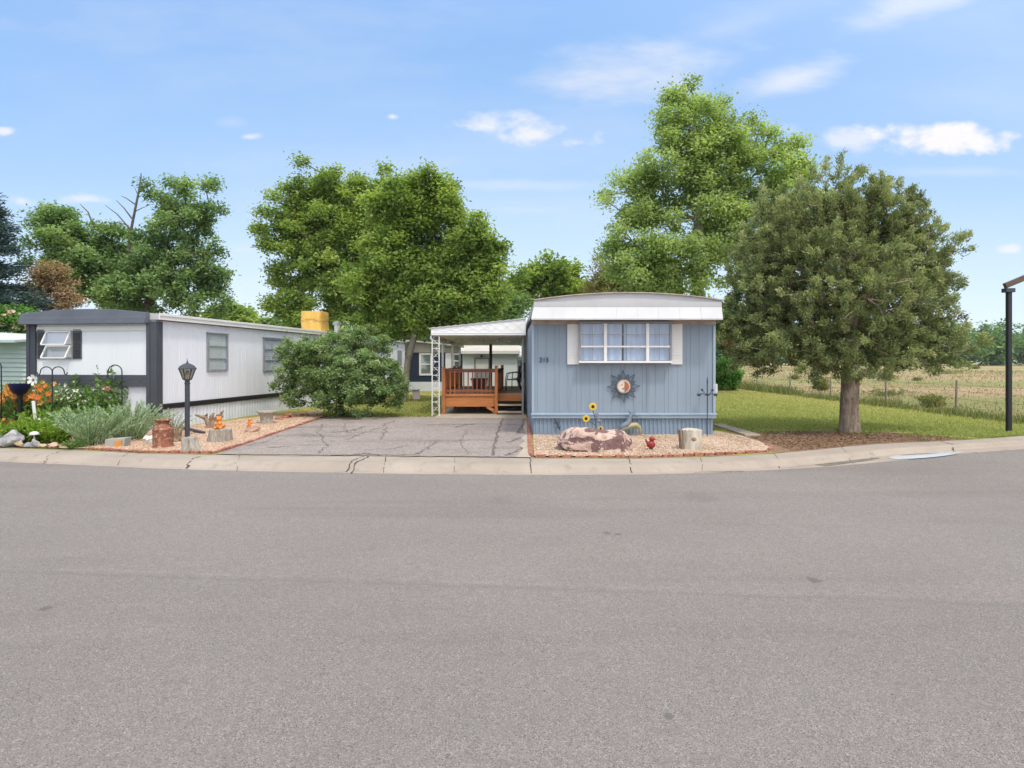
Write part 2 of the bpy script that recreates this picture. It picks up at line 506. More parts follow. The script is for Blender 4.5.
class MB:
    """collects geometry, then links it as ONE mesh object"""
    def __init__(s):
        s.v, s.f, s.mi = [], [], []
        s.cur = 0

    def add(s, vs, fs):
        b = len(s.v)
        s.v += [tuple(v) for v in vs]
        for f in fs:
            s.f.append([b + i for i in f])
            s.mi.append(s.cur)
        return s

    def box(s, x0, x1, y0, y1, z0, z1):
        x0, x1 = sorted((x0, x1)); y0, y1 = sorted((y0, y1)); z0, z1 = sorted((z0, z1))
        return s.add([(x0, y0, z0), (x1, y0, z0), (x1, y1, z0), (x0, y1, z0), (x0, y0, z1), (x1, y0, z1), (x1, y1, z1), (x0, y1, z1)],
                     [(0, 3, 2, 1), (4, 5, 6, 7), (0, 1, 5, 4), (1, 2, 6, 5), (2, 3, 7, 6), (3, 0, 4, 7)])

    def bar(s, a, b, w, h, up=(0, 0, 1)):
        """rectangular bar from a to b, width w (sideways) and height h (towards up)"""
        a, b = Vector(a), Vector(b)
        d = (b - a).normalized()
        u = Vector(up)
        if abs(d.dot(u)) > .98:
            u = Vector((0, 1, 0))
        sd = d.cross(u).normalized()
        u = sd.cross(d).normalized()
        vs = []
        for p in (a, b):
            for i, j in ((-1, -1), (1, -1), (1, 1), (-1, 1)):
                vs.append(p + sd * (i * w / 2) + u * (j * h / 2))
        return s.add(vs, [(3, 2, 1, 0), (4, 5, 6, 7), (0, 1, 5, 4), (1, 2, 6, 5), (2, 3, 7, 6), (3, 0, 4, 7)])

    def tube(s, pts, rad, n=8, cap=True):
        pts = [Vector(p) for p in pts]
        if not isinstance(rad, (list, tuple)):
            rad = [rad] * len(pts)
        vs, fs = [], []
        prev = None
        for i, p in enumerate(pts):
            d = (pts[min(i + 1, len(pts) - 1)] - pts[max(i - 1, 0)])
            d = d.normalized() if d.length > 1e-9 else Vector((0, 0, 1))
            if prev is None:
                a = Vector((1, 0, 0)) if abs(d.x) < .8 else Vector((0, 1, 0))
                sd = d.cross(a).normalized()
            else:
                sd = (prev - d * prev.dot(d))
                sd = sd.normalized() if sd.length > 1e-6 else d.orthogonal().normalized()
            prev = sd
            u = d.cross(sd)
            for k in range(n):
                t = 2 * PI * k / n
                vs.append(p + (sd * math.cos(t) + u * math.sin(t)) * rad[i])
        for i in range(len(pts) - 1):
            for k in range(n):
                k2 = (k + 1) % n
                fs.append((i * n + k, i * n + k2, (i + 1) * n + k2, (i + 1) * n + k))
        if cap:
            fs.append(tuple(reversed(range(n))))
            fs.append(tuple((len(pts) - 1) * n + k for k in range(n)))
        return s.add(vs, fs)

    def lathe(s, prof, c=(0, 0, 0), n=24, wob=0.0, seed=0):
        c = Vector(c)
        vs, fs = [], []
        for i, (r, z) in enumerate(prof):
            for k in range(n):
                t = 2 * PI * k / n
                rr = r
                if wob:
                    rr *= 1 + wob * .22 * mnoise.noise(Vector((math.cos(t) * 6 + seed, math.sin(t) * 6, z * .8)))
                rr *= 1 + wob * mnoise.noise(Vector((math.cos(t) * 1.6 + seed * 7.3, math.sin(t) * 1.6, z * 1.5)))
                vs.append(c + Vector((rr * math.cos(t), rr * math.sin(t), z)))
        for i in range(len(prof) - 1):
            for k in range(n):
                k2 = (k + 1) % n
                fs.append((i * n + k, i * n + k2, (i + 1) * n + k2, (i + 1) * n + k))
        fs.append(tuple(reversed(range(n))))
        fs.append(tuple((len(prof) - 1) * n + k for k in range(n)))
        return s.add(vs, fs)

    def ball(s, c, r, n=12, m=8, rot=None):
        if not isinstance(r, (list, tuple)):
            r = (r, r, r)
        c = Vector(c)
        vs, fs = [], []
        for i in range(1, m):
            a = PI * i / m
            for k in range(n):
                t = 2 * PI * k / n
                p = Vector((r[0] * math.sin(a) * math.cos(t), r[1] * math.sin(a) * math.sin(t), r[2] * math.cos(a)))
                if rot:
                    p = rot @ p
                vs.append(c + p)
        top, bot = Vector((0, 0, r[2])), Vector((0, 0, -r[2]))
        if rot:
            top, bot = rot @ top, rot @ bot
        vs += [c + top, c + bot]
        T, B = len(vs) - 2, len(vs) - 1
        for i in range(m - 2):
            for k in range(n):
                k2 = (k + 1) % n
                fs.append((i * n + k, (i + 1) * n + k, (i + 1) * n + k2, i * n + k2))
        for k in range(n):
            k2 = (k + 1) % n
            fs.append((T, k, k2))
            fs.append((B, (m - 2) * n + k2, (m - 2) * n + k))
        return s.add(vs, fs)

    def prism(s, poly, a, b, plane='xz'):
        """polygon extruded: xz -> along y from a to b; xy -> along z; yz -> along x"""
        n = len(poly)
        def mkp(p, t):
            return {'xz': (p[0], t, p[1]), 'xy': (p[0], p[1], t), 'yz': (t, p[0], p[1])}[plane]
        vs = [mkp(p, a) for p in poly] + [mkp(p, b) for p in poly]
        fs = [tuple(range(n)), tuple(reversed(range(n, 2 * n)))]
        for i in range(n):
            j = (i + 1) % n
            fs.append((i, i + n, j + n, j))
        return s.add(vs, fs)

    def ribbed(s, a, b, z0, z1, offs, out):
        """vertical sheet from a to b whose section follows offs = [(distance along, offset outwards)]"""
        a, b = Vector((a[0], a[1], 0)), Vector((b[0], b[1], 0))
        d = (b - a).normalized()
        o = Vector((out[0], out[1], 0))
        vs, fs = [], []
        for t, h in offs:
            p = a + d * t + o * h
            vs += [(p.x, p.y, z0), (p.x, p.y, z1)]
        for i in range(len(offs) - 1):
            fs.append((2 * i, 2 * i + 2, 2 * i + 3, 2 * i + 1))
        return s.add(vs, fs)

    def build(s, name, mats, parent=None, smooth=False, bevel=0.0, local=False, autos=None):
        if not isinstance(mats, (list, tuple)):
            mats = [mats]
        me = bpy.data.meshes.new(name)
        vs = s.v
        if parent is not None and not local:
            inv = root_matrix(parent).inverted()
            vs = [tuple(inv @ Vector(v)) for v in vs]
        me.from_pydata(vs, [], s.f)
        bm = bmesh.new()
        bm.from_mesh(me)
        bmesh.ops.recalc_face_normals(bm, faces=bm.faces)
        bm.to_mesh(me)
        bm.free()
        for m in mats:
            me.materials.append(m)
        me.polygons.foreach_set('material_index', s.mi)
        if smooth:
            me.polygons.foreach_set('use_smooth', [True] * len(me.polygons))
            if autos:
                me.set_sharp_from_angle(angle=math.radians(autos))
        me.update()
        o = bpy.data.objects.new(name, me)
        COL.objects.link(o)
        if parent is not None:
            o.parent = parent
        if bevel:
            md = o.modifiers.new('edge_rounding', 'BEVEL')
            md.width = bevel
            md.segments = 2
            md.limit_method = 'ANGLE'
            md.angle_limit = math.radians(40)
        return o


def np_mesh(name, V, Fq, mat, parent=None, tint=None, nper=4):
    """fast mesh from numpy arrays; Fq is (n, nper) indices"""
    me = bpy.data.meshes.new(name)
    V = np.asarray(V, dtype=np.float32)
    if parent is not None:
        inv = np.array(root_matrix(parent).inverted())
        V = V @ inv[:3, :3].T.astype(np.float32) + inv[:3, 3].astype(np.float32)
    me.vertices.add(len(V))
    me.vertices.foreach_set('co', V.astype(np.float32).ravel())
    nf = len(Fq)
    me.loops.add(nf * nper)
    me.loops.foreach_set('vertex_index', Fq.astype(np.int32).ravel())
    me.polygons.add(nf)
    me.polygons.foreach_set('loop_start', np.arange(0, nf * nper, nper, dtype=np.int32))
    me.update(calc_edges=True)
    if tint is not None:
        at = me.attributes.new('tint', 'FLOAT', 'FACE')
        at.data.foreach_set('value', np.clip(tint, 0, 1).astype(np.float32))
    me.materials.append(mat)
    me.validate()
    o = bpy.data.objects.new(name, me)
    COL.objects.link(o)
    if parent is not None:
        o.parent = parent
    return o


def unit(a):
    return a / np.maximum(np.linalg.norm(a, axis=-1, keepdims=True), 1e-9)


def leaf_geo(Pt, D, Nn, L, W):
    """folded rhombus leaves: base point, axis, normal, length, width"""
    D = unit(D)
    S = unit(np.cross(D, Nn))
    Nn = np.cross(S, D)
    L = L[:, None]; W = W[:, None]
    a = Pt
    c = Pt + D * L - Nn * L * .12
    m = Pt + D * L * .45
    b = m + S * W * .5 + Nn * W * .12
    d = m - S * W * .5 + Nn * W * .12
    V = np.stack([a, b, c, d], 1).reshape(-1, 3)
    Fq = np.arange(len(V)).reshape(-1, 4)
    return V, Fq


def stem_geo(curves, n=4):
    """curves: list of (points (k,3), radii (k)) -> tubes joined in one array"""
    Vs, Fs, b = [], [], 0
    ang = np.arange(n) * 2 * PI / n
    for pts, rad in curves:
        pts = np.asarray(pts, float)
        k = len(pts)
        d = unit(np.gradient(pts, axis=0))
        ref = np.where(np.abs(d[:, 2:3]) > .9, np.array([[1., 0, 0]]), np.array([[0, 0, 1.]]))
        s1 = unit(np.cross(d, ref)); s2 = np.cross(d, s1)
        ring = pts[:, None, :] + (s1[:, None, :] * np.cos(ang)[None, :, None] + s2[:, None, :] * np.sin(ang)[None, :, None]) * np.asarray(rad)[:, None, None]
        Vs.append(ring.reshape(-1, 3))
        i = np.arange(k - 1)[:, None] * n
        j = np.arange(n)[None, :]
        j2 = (j + 1) % n
        Fs.append((np.stack([i + j, i + j2, i + n + j2, i + n + j], -1).reshape(-1, 4)) + b)
        b += k * n
    return np.concatenate(Vs), np.concatenate(Fs)


# ------------------------------------------------------------------ trees
def crown_points(lobes, n, shell=.5, lump=.28, seed=0):
    """points through lumpy ellipsoids; lobes = [(centre, radii)]"""
    r = np.random.default_rng(seed)
    vol = np.array([l[1][0] * l[1][1] * l[1][2] for l in lobes]) ** .8
    idx = r.choice(len(lobes), n, p=vol / vol.sum())
    d = unit(r.normal(size=(n, 3)))
    out = np.zeros((n, 3))
    rad = r.random(n) ** shell
    for k in range(n):
        c, rr = lobes[idx[k]]
        nz = mnoise.noise(Vector(d[k] * 2.1) + Vector((idx[k] * 5.1 + seed, 3.7, 1.3)))
        out[k] = np.array(c) + d[k] * np.array(rr) * rad[k] * (1 + lump * 2 * nz)
    return out


def grow_branches(base, trunk_top, r0, targets, seed, crook=.06, rmin=.012, keep=1.0):
    """trunk plus limbs reaching every clump: each target joins the nearest point of what has grown so far"""
    r = np.random.default_rng(seed)
    base = np.array(base, float); top = np.array(trunk_top, float)
    L = np.linalg.norm(top - base)
    k = 8
    t = np.linspace(0, 1, k)[:, None]
    tr = base + (top - base) * t
    tr[1:-1, :2] += r.normal(size=(k - 2, 2)) * crook * L * .25
    nodes = [p for p in tr]
    par = [-1] + list(range(k - 1))
    start = 3
    order = np.argsort(np.linalg.norm(targets - top, axis=1))
    for i in order:
        if r.random() > keep:
            continue
        T = targets[i]
        A = np.array(nodes[start:])
        d = np.linalg.norm(A - T, axis=1) + np.maximum(0, A[:, 2] - T[2]) * .9
        j = int(np.argmin(d)) + start
        S = nodes[j]
        ln = np.linalg.norm(T - S)
        m = max(1, int(ln / .9))
        prev = j
        for q in range(1, m + 1):
            f = q / m
            p = S + (T - S) * f
            if q < m:
                p = p + r.normal(size=3) * ln * .05 + np.array([0, 0, .05 * ln * math.sin(PI * f)])
            nodes.append(p); par.append(prev); prev = len(nodes) - 1
    n = len(nodes)
    load = np.zeros(n)
    child = np.zeros(n, int)
    for i in range(n - 1, 0, -1):
        if child[i] == 0:
            load[i] = 1.0
        load[par[i]] += load[i]
        child[par[i]] += 1
    rad = r0 * np.sqrt(np.maximum(load, 1) / max(load[0], 1))
    rad = np.maximum(rad, rmin)
    for i in range(k):
        rad[i] = max(rad[i], r0 * (1 - .55 * i / (k - 1)))
    rad[0] = r0 * 1.25
    rad[1] = max(rad[1], r0 * 1.02)
    trunk = [(np.array(nodes[:k]), rad[:k])]
    limbs = []
    for i in range(k, n):
        a, b = nodes[par[i]], nodes[i]
        limbs.append((np.array([a, (a + b) / 2, b]), np.array([min(rad[par[i]], rad[i] * 1.25), rad[i] * 1.1, rad[i]])))
    return trunk, limbs


def leaf_cloud(C, per, cr, ln, wd, seed, up=.5, outc=None, flat=.75, narrow=False, droop=0.0, tvar=.18, cvar=.22):
    """leaves around clump centres C"""
    r = np.random.default_rng(seed)
    n = len(C) * per
    ci = np.repeat(np.arange(len(C)), per)
    off = r.normal(size=(n, 3)) * cr * .55
    off[:, 2] *= flat
    Pt = C[ci] + off
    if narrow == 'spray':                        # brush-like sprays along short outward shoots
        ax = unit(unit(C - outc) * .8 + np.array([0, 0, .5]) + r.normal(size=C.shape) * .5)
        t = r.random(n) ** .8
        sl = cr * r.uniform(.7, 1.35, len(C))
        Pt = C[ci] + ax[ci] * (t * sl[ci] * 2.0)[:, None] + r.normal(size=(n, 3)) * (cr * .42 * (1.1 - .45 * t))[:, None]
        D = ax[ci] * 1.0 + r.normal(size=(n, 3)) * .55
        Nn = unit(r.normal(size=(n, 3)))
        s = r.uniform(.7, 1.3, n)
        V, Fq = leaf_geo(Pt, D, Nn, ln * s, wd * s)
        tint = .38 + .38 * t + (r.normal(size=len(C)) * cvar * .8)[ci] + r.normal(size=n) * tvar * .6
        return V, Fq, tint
    if narrow:                                   # needle sprays: point away from the clump's heart and upwards
        D = unit(off) + r.normal(size=(n, 3)) * .35 + np.array([0, 0, up])
        Nn = unit(r.normal(size=(n, 3)))
    else:
        D = r.normal(size=(n, 3)); D[:, 2] = D[:, 2] * .6 - droop
        Nn = r.normal(size=(n, 3)) * .8
        Nn[:, 2] = np.abs(Nn[:, 2]) + up
        if outc is not None:
            Nn += unit(C[ci] - outc) * .6
    s = r.uniform(.7, 1.3, n)
    V, Fq = leaf_geo(Pt, D, Nn, ln * s, wd * s)
    ctint = r.normal(size=len(C)) * cvar
    tint = .5 + ctint[ci] + r.normal(size=n) * tvar
    return V, Fq, tint


def tree(name, label, px_base, Y, lobes_px, mat, bark, r0, top_px, nc, per, cr, ln, wd, seed, depth=.9, cat='tree', group=None,
         shell=.5, lump=.28, narrow=False, up=.5, keep=1.0, crook=.06, droop=0.0, flat=.75, rmin=.012, base_z=0.0, extra=None, cvar=.22):
    bx = PX(px_base, Y)
    root = thing(name, label, cat, (bx, Y, base_z), 0, group)
    lobes = []
    rr = random.Random(seed)
    for l in lobes_px:
        px, py, rx, ry = l[:4]
        dy = l[4] if len(l) > 4 else rr.uniform(-.6, .6)
        y = Y + dy
        c = P(px, py, y)
        a, b = rx / F * y * .95, ry / F * y * .95
        lobes.append(((c.x, c.y, c.z), (a, (a + b) / 2 * depth, b)))
    C = crown_points(lobes, nc, shell, lump, seed)
    C[:, 2] = np.maximum(C[:, 2], base_z + .12)
    top = P(top_px[0], top_px[1], Y)
    trunk, limbs = grow_branches((bx, Y, base_z - .05), tuple(top), r0, C, seed + 1, crook=crook, keep=keep, rmin=rmin)
    V, Fq = stem_geo(trunk, 14)
    V2, F2 = stem_geo(limbs, 5)
    o = np_mesh('trunk', np.concatenate([V, V2]), np.concatenate([Fq, F2 + len(V)]), bark, root)
    o.data.polygons.foreach_set('use_smooth', [True] * len(o.data.polygons))
    outc = np.mean([l[0] for l in lobes], axis=0)
    V, Fq, tint = leaf_cloud(C, per, cr, ln, wd, seed + 2, up, outc, flat, narrow, droop, cvar=cvar)
    np_mesh('crown', V, Fq, mat, root, tint)
    return root, C


FOL = {}
FOL['maple'] = foliage('maple_leaves', [(.115, .185, .045), (.205, .30, .07), (.30, .40, .10), (.39, .48, .135)], 0.5)
FOL['ash'] = foliage('ash_leaves', [(.09, .165, .065), (.16, .26, .10), (.235, .345, .135), (.31, .42, .175)], 0.45)
FOL['cotton'] = foliage('cottonwood_leaves', [(.19, .26, .10), (.30, .40, .145), (.39, .50, .185), (.48, .57, .25)], 0.5)
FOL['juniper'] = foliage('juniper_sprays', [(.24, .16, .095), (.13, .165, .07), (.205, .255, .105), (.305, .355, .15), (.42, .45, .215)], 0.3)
FOL['juniper2'] = foliage('olive_sprays', [(0.168, 0.147, 0.053), (0.252, 0.242, 0.074), (0.357, 0.315, 0.105)], 0.2)
FOL['spruce'] = foliage('blue_spruce_needles', [(.028, .055, .052), (.055, .10, .092), (.09, .15, .135)], .08)
FOL['russet'] = foliage('russet_foliage', [(0.168, 0.168, 0.072), (0.336, 0.216, 0.132), (0.432, 0.282, 0.192), (0.288, 0.252, 0.108), (0.360, 0.192, 0.120)], 0.35)
FOL['lilac'] = foliage('lilac_leaves', [(.17, .20, .08), (.12, .205, .08), (.185, .285, .11), (.265, .37, .155), (.38, .46, .26)], 0.42)
FOL['shrub'] = foliage('green_shrub_leaves', [(0.063, 0.157, 0.034), (0.126, 0.273, 0.059), (0.210, 0.399, 0.084)], 0.4)
FOL['far'] = foliage('far_wood_leaves', [(.08, .16, .055), (.135, .245, .075), (.20, .32, .105)], 0.3)
FOL['sage'] = foliage('silver_sage_leaves', [(.20, .31, .18), (.33, .46, .28), (.45, .56, .38), (.56, .64, .49)], 0.32)
FOL['lime'] = foliage('lime_leaves', [(.11, .21, .025), (.22, .35, .045), (.33, .44, .08)], 0.42)
FOL['herb'] = foliage('garden_leaves', [(0.081, 0.167, 0.040), (0.149, 0.265, 0.063), (0.230, 0.345, 0.103)], 0.35)
FOL['blade'] = foliage('lawn_blades', [(.18, .25, .06), (.275, .335, .10), (.40, .41, .15), (.53, .46, .21)], 0.4)
FOL['dry'] = foliage('dry_blades', [(.32, .225, .14), (.41, .315, .195), (.37, .295, .165), (.24, .245, .10), (.16, .21, .075)], .25)
FOL['weed'] = foliage('weed_blades', [(0.119, 0.161, 0.049), (0.196, 0.231, 0.077), (0.336, 0.294, 0.126)], .3)
FOL['white_fl'] = foliage('white_petals', [(.66, .66, .58), (.78, .78, .74)], .3)
FOL['orange_fl'] = foliage('orange_petals', [(.62, .13, .02), (.74, .24, .04), (.78, .36, .12)], .3)
FOL['red_fl'] = foliage('red_petals', [(.5, .03, .02), (.66, .07, .04)], .3)
FOL['pink_fl'] = foliage('pink_petals', [(.62, .34, .30), (.74, .52, .46), (.78, .70, .66)], .3)
FOL['purple_fl'] = foliage('lavender_petals', [(.38, .30, .55), (.55, .47, .68)], .3)

# ------------------------------------------------------------------ ground
def struct(mb, name, mat, **k):
    o = mb.build(name, mat, **k)
    o['kind'] = 'structure'
    return o


ROAD_PX = [(0, 462.2), (68, 464.8), (146, 468.6), (200, 470.2), (274, 472), (340, 473.2), (420, 474.4), (500, 475), (570, 475.2),
           (640, 474.8), (704, 473.2), (776, 470), (824, 467.2), (870, 463.2), (918, 458.6), (964, 453.6), (1023, 449.2)]
BACK_PX = [(0, 448), (86, 450.5), (141, 453.4), (200, 454.6), (298, 455.4), (399, 456.6), (491, 457.6), (530, 458.2), (600, 458.6), (640, 458.6),
           (714, 456.6), (773, 453.6), (824, 449), (861, 445), (892, 443), (935, 441.4), (980, 439), (1023, 435.8)]
ROAD = [G(x, y, ROADZ) for x, y in ROAD_PX]
BACK = [G(x, y, 0) for x, y in BACK_PX]


def extend(pl, dl, dr):
    a = pl[0] + dl
    b = pl[-1] + dr
    return [a + dl * 3, a] + pl + [b, b + dr * 3]


ROAD = extend(ROAD, Vector((-4, .55, 0)), Vector((4, 1.3, 0)))
BACK = extend(BACK, Vector((-4, .55, 0)), Vector((4, 1.3, 0)))
RX = np.array([p.x for p in ROAD]); RY = np.array([p.y for p in ROAD])
BX = np.array([p.x for p in BACK]); BY = np.array([p.y for p in BACK])


def yroad(x):
    return float(np.interp(x, RX, RY))


def yback(x):
    return float(np.interp(x, BX, BY))


# road: one sheet running under the kerb
mb = MB()
mb.add([(-120, -60, ROADZ), (120, -60, ROADZ), (120, 40, ROADZ), (-120, 40, ROADZ)], [(0, 1, 2, 3)])
struct(mb, 'road', M['asphalt'])

# meadow: the wide ground sheet from the pavement's back edge to the horizon
mb = MB()
xs = [-600.] + list(BX) + [600.]
ys = [BY[0]] + list(BY) + [BY[-1]]
vs, fs = [], []
for x, y in zip(xs, ys):
    vs += [(x, y, -.006), (x, 60, -.006), (x if abs(x) > 500 else x * 14, 900, -.006)]
for i in range(len(xs) - 1):
    a = i * 3
    fs += [(a, a + 3, a + 4, a + 1), (a + 1, a + 4, a + 5, a + 2)]
mb.add(vs, fs)
struct(mb, 'meadow', M['meadow'])

# pavement with a rolled kerb, swept along both edges
PROF = [(0, -.05), (0, .0), (.56, -.006), (.62, -.012), (.70, -.04), (.78, -.083), (.84, -.104), (.995, -.112), (1.0, -.14)]
PROF2 = [0, 0, .47, .51, .55, .585, .62, .995, 1.0]
xsw = np.concatenate([np.linspace(BX[0], -12, 12), np.linspace(-11.5, 13, 90), np.linspace(13.5, BX[-1], 12)])
mb = MB()
vs, fs = [], []
for i, x in enumerate(xsw):
    # direction square to the kerb
    t = Vector((1, (yback(x + .4) - yback(x - .4)) / .8, 0)).normalized()
    nrm = Vector((t.y, -t.x, 0))
    b = Vector((x, yback(x), 0))
    # find road edge along the normal
    w = .3
    while w < 3 and (b + nrm * w).y > yroad((b + nrm * w).x):
        w += .01
    ks = min(1, max(0, (x - 3.5) / 3))
    for (q, z), q2 in zip(PROF, PROF2):
        q = q + (q2 - q) * ks
        p = b + nrm * (w * q)
        wob = mnoise.noise(Vector((p.x * .9, p.y * .9, q))) * .006 if 0 < q < .99 else 0
        vs.append((p.x, p.y, z + wob))
n = len(PROF)
for i in range(len(xsw) - 1):
    for k in range(n - 1):
        fs.append((i * n + k, i * n + k + 1, (i + 1) * n + k + 1, (i + 1) * n + k))
mb.add(vs, fs)
mb.cur = 1


def pave_z(x, y):
    # height of the pavement's surface at a point
    yb_, yr_ = yback(x), yroad(x)
    q = min(1, max(0, (yb_ - y) / max(.01, yb_ - yr_)))
    ks = min(1, max(0, (x - 3.5) / 3))
    return float(np.interp(q, [a + (c - a) * ks for (a, _), c in zip(PROF[1:], PROF2[1:])], [b for _, b in PROF[1:]]))


def crack(mb, pts, w, zf, sub=8, seed=0, jit=.03, even=False):
    """thin ragged ribbon following a polyline on a surface"""
    rr = random.Random(seed)
    line = []
    for a, b in zip(pts[:-1], pts[1:]):
        for k in range(sub):
            t = k / sub
            line.append((a[0] + (b[0] - a[0]) * t + rr.gauss(0, jit), a[1] + (b[1] - a[1]) * t + rr.gauss(0, jit)))
    line.append(tuple(pts[-1][:2]))
    vs, fs = [], []
    for i, p in enumerate(line):
        a, b = line[max(0, i - 1)], line[min(len(line) - 1, i + 1)]
        d = Vector((b[0] - a[0], b[1] - a[1], 0))
        d = d.normalized() if d.length > 1e-6 else Vector((1, 0, 0))
        s = Vector((-d.y, d.x, 0)) * (w * (rr.uniform(.85, 1.0) * math.sin(PI * min(1, max(0, i / (len(line) - 1)))) ** .4 if even else rr.uniform(.25, .85)) / 2)
        for q in (s, -s):
            x, y = p[0] + q.x, p[1] + q.y
            vs.append((x, y, zf(x, y) + .004))
    for i in range(len(line) - 1):
        fs.append((2 * i, 2 * i + 1, 2 * i + 3, 2 * i + 2))
    mb.add(vs, fs)


def gp(pts, z=0):
    return [G(x, y, z)[:2] for x, y in pts]


for k, (pts, w, j) in enumerate((
        ([(76, 452), (58, 454), (46, 457.5), (42, 462)], .025, .02), ([(198, 459), (188, 463), (181, 468)], .06, .02),
        ([(366, 457.5), (352, 463), (345, 470)], .03, .015), ([(372, 457), (358, 463.5), (349, 470.5)], .045, .015),
        ([(386, 459), (383, 470)], .02, .006), ([(350, 471), (384, 471)], .02, .006),
        ([(530, 459), (532, 473)], .028, .008), ([(627, 459), (631, 466), (633, 473)], .035, .012),
        ([(774, 456), (783, 468)], .03, .01), ([(936, 442), (952, 446), (962, 452)], .035, .01), ([(870, 452), (874, 456)], .02, .008),
        ([(0, 461), (68, 463.8), (146, 467.6), (178, 469)], .03, .012), ([(200, 469.3), (250, 471)], .02, .01),
        ([(240, 457), (236, 470)], .012, .004), ([(455, 459), (454, 473)], .012, .004), ([(700, 458), (703, 471)], .012, .004),
        ([(840, 448), (856, 462)], .012, .004), ([(130, 454), (112, 465)], .012, .004))):
    crack(mb, gp(pts, -.04), w, pave_z, 7, k, j)
pav = struct(mb, 'pavement', [M['concrete'], M['crack']])

# even grey-brown ribbons along the gutter where the kerb turns
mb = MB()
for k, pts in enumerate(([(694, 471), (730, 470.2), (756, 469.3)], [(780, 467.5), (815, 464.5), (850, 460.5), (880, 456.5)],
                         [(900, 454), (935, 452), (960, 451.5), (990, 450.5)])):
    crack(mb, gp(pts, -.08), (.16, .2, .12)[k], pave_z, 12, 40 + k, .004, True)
struct(mb, 'gutter_band', mk('grey_brown_band', (.15, .132, .105), .95, .3, 6))

m, nt, bs, _ = new_mat('puddle_water')
bs.inputs['Base Color'].default_value = (.42, .43, .45, 1)
bs.inputs['Roughness'].default_value = .06
bs.inputs['Specular IOR Level'].default_value = .9
g = N(nt)
g.link(g.bump(g.noise(6, 2), .03, .01), bs.inputs['Normal'])
M['water'] = m
mb = MB()
vs, fs = [], []
xa_, xb2 = PX(876, 12.0), PX(962, 12.05)
for i in range(25):
    t = i / 24
    x = G(876, 460.5, -.1).x + (G(962, 453.4, -.1).x - G(876, 460.5, -.1).x) * t
    nrm = Vector(((yback(x + .4) - yback(x - .4)) / .8, -1, 0)).normalized()
    b = Vector((x, yback(x), 0))
    w = .3
    while w < 3 and (b + nrm * w).y > yroad((b + nrm * w).x):
        w += .01
    taper = math.sin(PI * min(.97, max(.03, t))) ** .45
    q0, q1 = .90 - .30 * taper, .90 + .16 * taper
    for q in (q0, q1):
        p = b + nrm * (w * q)
        vs.append((p.x, p.y, -.1035))
for i in range(24):
    fs.append((2 * i, 2 * i + 1, 2 * i + 3, 2 * i + 2))
mb.add(vs, fs)
struct(mb, 'puddle', M['water'])

# lawn sheet over the lots
mb = MB()
lx = np.linspace(-30, 14.4, 60)
vs, fs = [], []
for x in lx:
    vs += [(x, yback(x) - .002, .004), (x, 24, .004), (x, 60 if x < 5 else 62, .004)]
for i in range(len(lx) - 1):
    for k in range(2):
        a = i * 3 + k
        fs.append((a, a + 3, a + 4, a + 1))
mb.add(vs, fs)
struct(mb, 'lawn', M['lawn'])

# driveway with its cracks
DL, DR, DT = -5.68, .33, 18.7
def dz(x, y):
    return .012
mb = MB()
vs, fs = [], []
dx = np.linspace(0, 1, 24)
for t in dx:
    x0 = -5.53 + t * (.33 + 5.53)
    x1 = -5.86 + t * (.42 + 5.86)
    yb0 = yback(x0) + .015 + .03 * mnoise.noise(Vector((x0 * 2.3, 0, 0)))
    vs += [(x0, yb0, .012), (x1, DT + .06 * mnoise.noise(Vector((x1 * 1.7, 5, 0))), .012)]
for i in range(len(dx) - 1):
    fs.append((2 * i, 2 * i + 2, 2 * i + 3, 2 * i + 1))
mb.add(vs, fs)
mb.cur = 1
for k, (pts, w, j) in enumerate((
        ([(323, 424), (318, 432), (322, 440), (327, 446), (318, 454)], .04, .03), ([(396, 421), (370, 432), (345, 440)], .05, .05),
        ([(384, 424), (386, 432), (380, 440)], .04, .04), ([(436, 442), (426, 449), (420, 454)], .05, .03), ([(420, 454), (400, 456), (372, 455), (330, 456)], .05, .03),
        ([(503, 419), (497, 436), (493, 456)], .10, .02), ([(524, 419), (522, 428), (516, 434)], .10, .03), ([(526, 437), (515, 440), (508, 443)], .10, .03),
        ([(526, 446), (515, 453), (505, 456)], .08, .03), ([(452, 441), (400, 441), (330, 442), (300, 442)], .02, .02), ([(500, 441), (455, 441)], .025, .02),
        ([(420, 427), (470, 427), (496, 427)], .018, .02), ([(270, 432), (320, 429)], .03, .03), ([(366, 427), (352, 431), (330, 433)], .09, .05),
        ([(455, 428), (466, 425), (476, 424)], .10, .04), ([(270, 448), (290, 447)], .05, .05), ([(222, 455), (300, 456), (352, 456)], .04, .02),
        ([(352, 455.5), (366, 454), (380, 456)], .05, .02), ([(400, 457), (470, 457), (524, 458)], .04, .02), ([(300, 433), (322, 437), (360, 436)], .03, .03), ([(250, 446), (268, 441), (282, 436)], .04, .04),
        ([(350, 421), (342, 428), (356, 436)], .03, .03), ([(468, 430), (461, 441), (466, 455)], .025, .03), ([(404, 447), (388, 450), (362, 450)], .03, .03))):
    crack(mb, gp(pts), w, dz, 9, 60 + k, j)
struct(mb, 'driveway', [M['drive'], M['tar']])

# pale broken edge of the drive beside the edging, and the concrete pad under the deck
mb = MB()
pts = gp([(516, 458), (521, 452), (523.5, 449), (519, 446), (525, 442), (521, 439), (526, 434), (523, 428), (526.5, 422), (529, 422), (530.6, 458.2)])
mb.add([(a, b, .017) for a, b in pts], [tuple(range(len(pts)))])
struct(mb, 'driveway_edge', M['pad'])
mb = MB()
mb.box(-2.35, .43, 18.1, 26.5, -.05, .035)
struct(mb, 'concrete_pad', M['pad'])

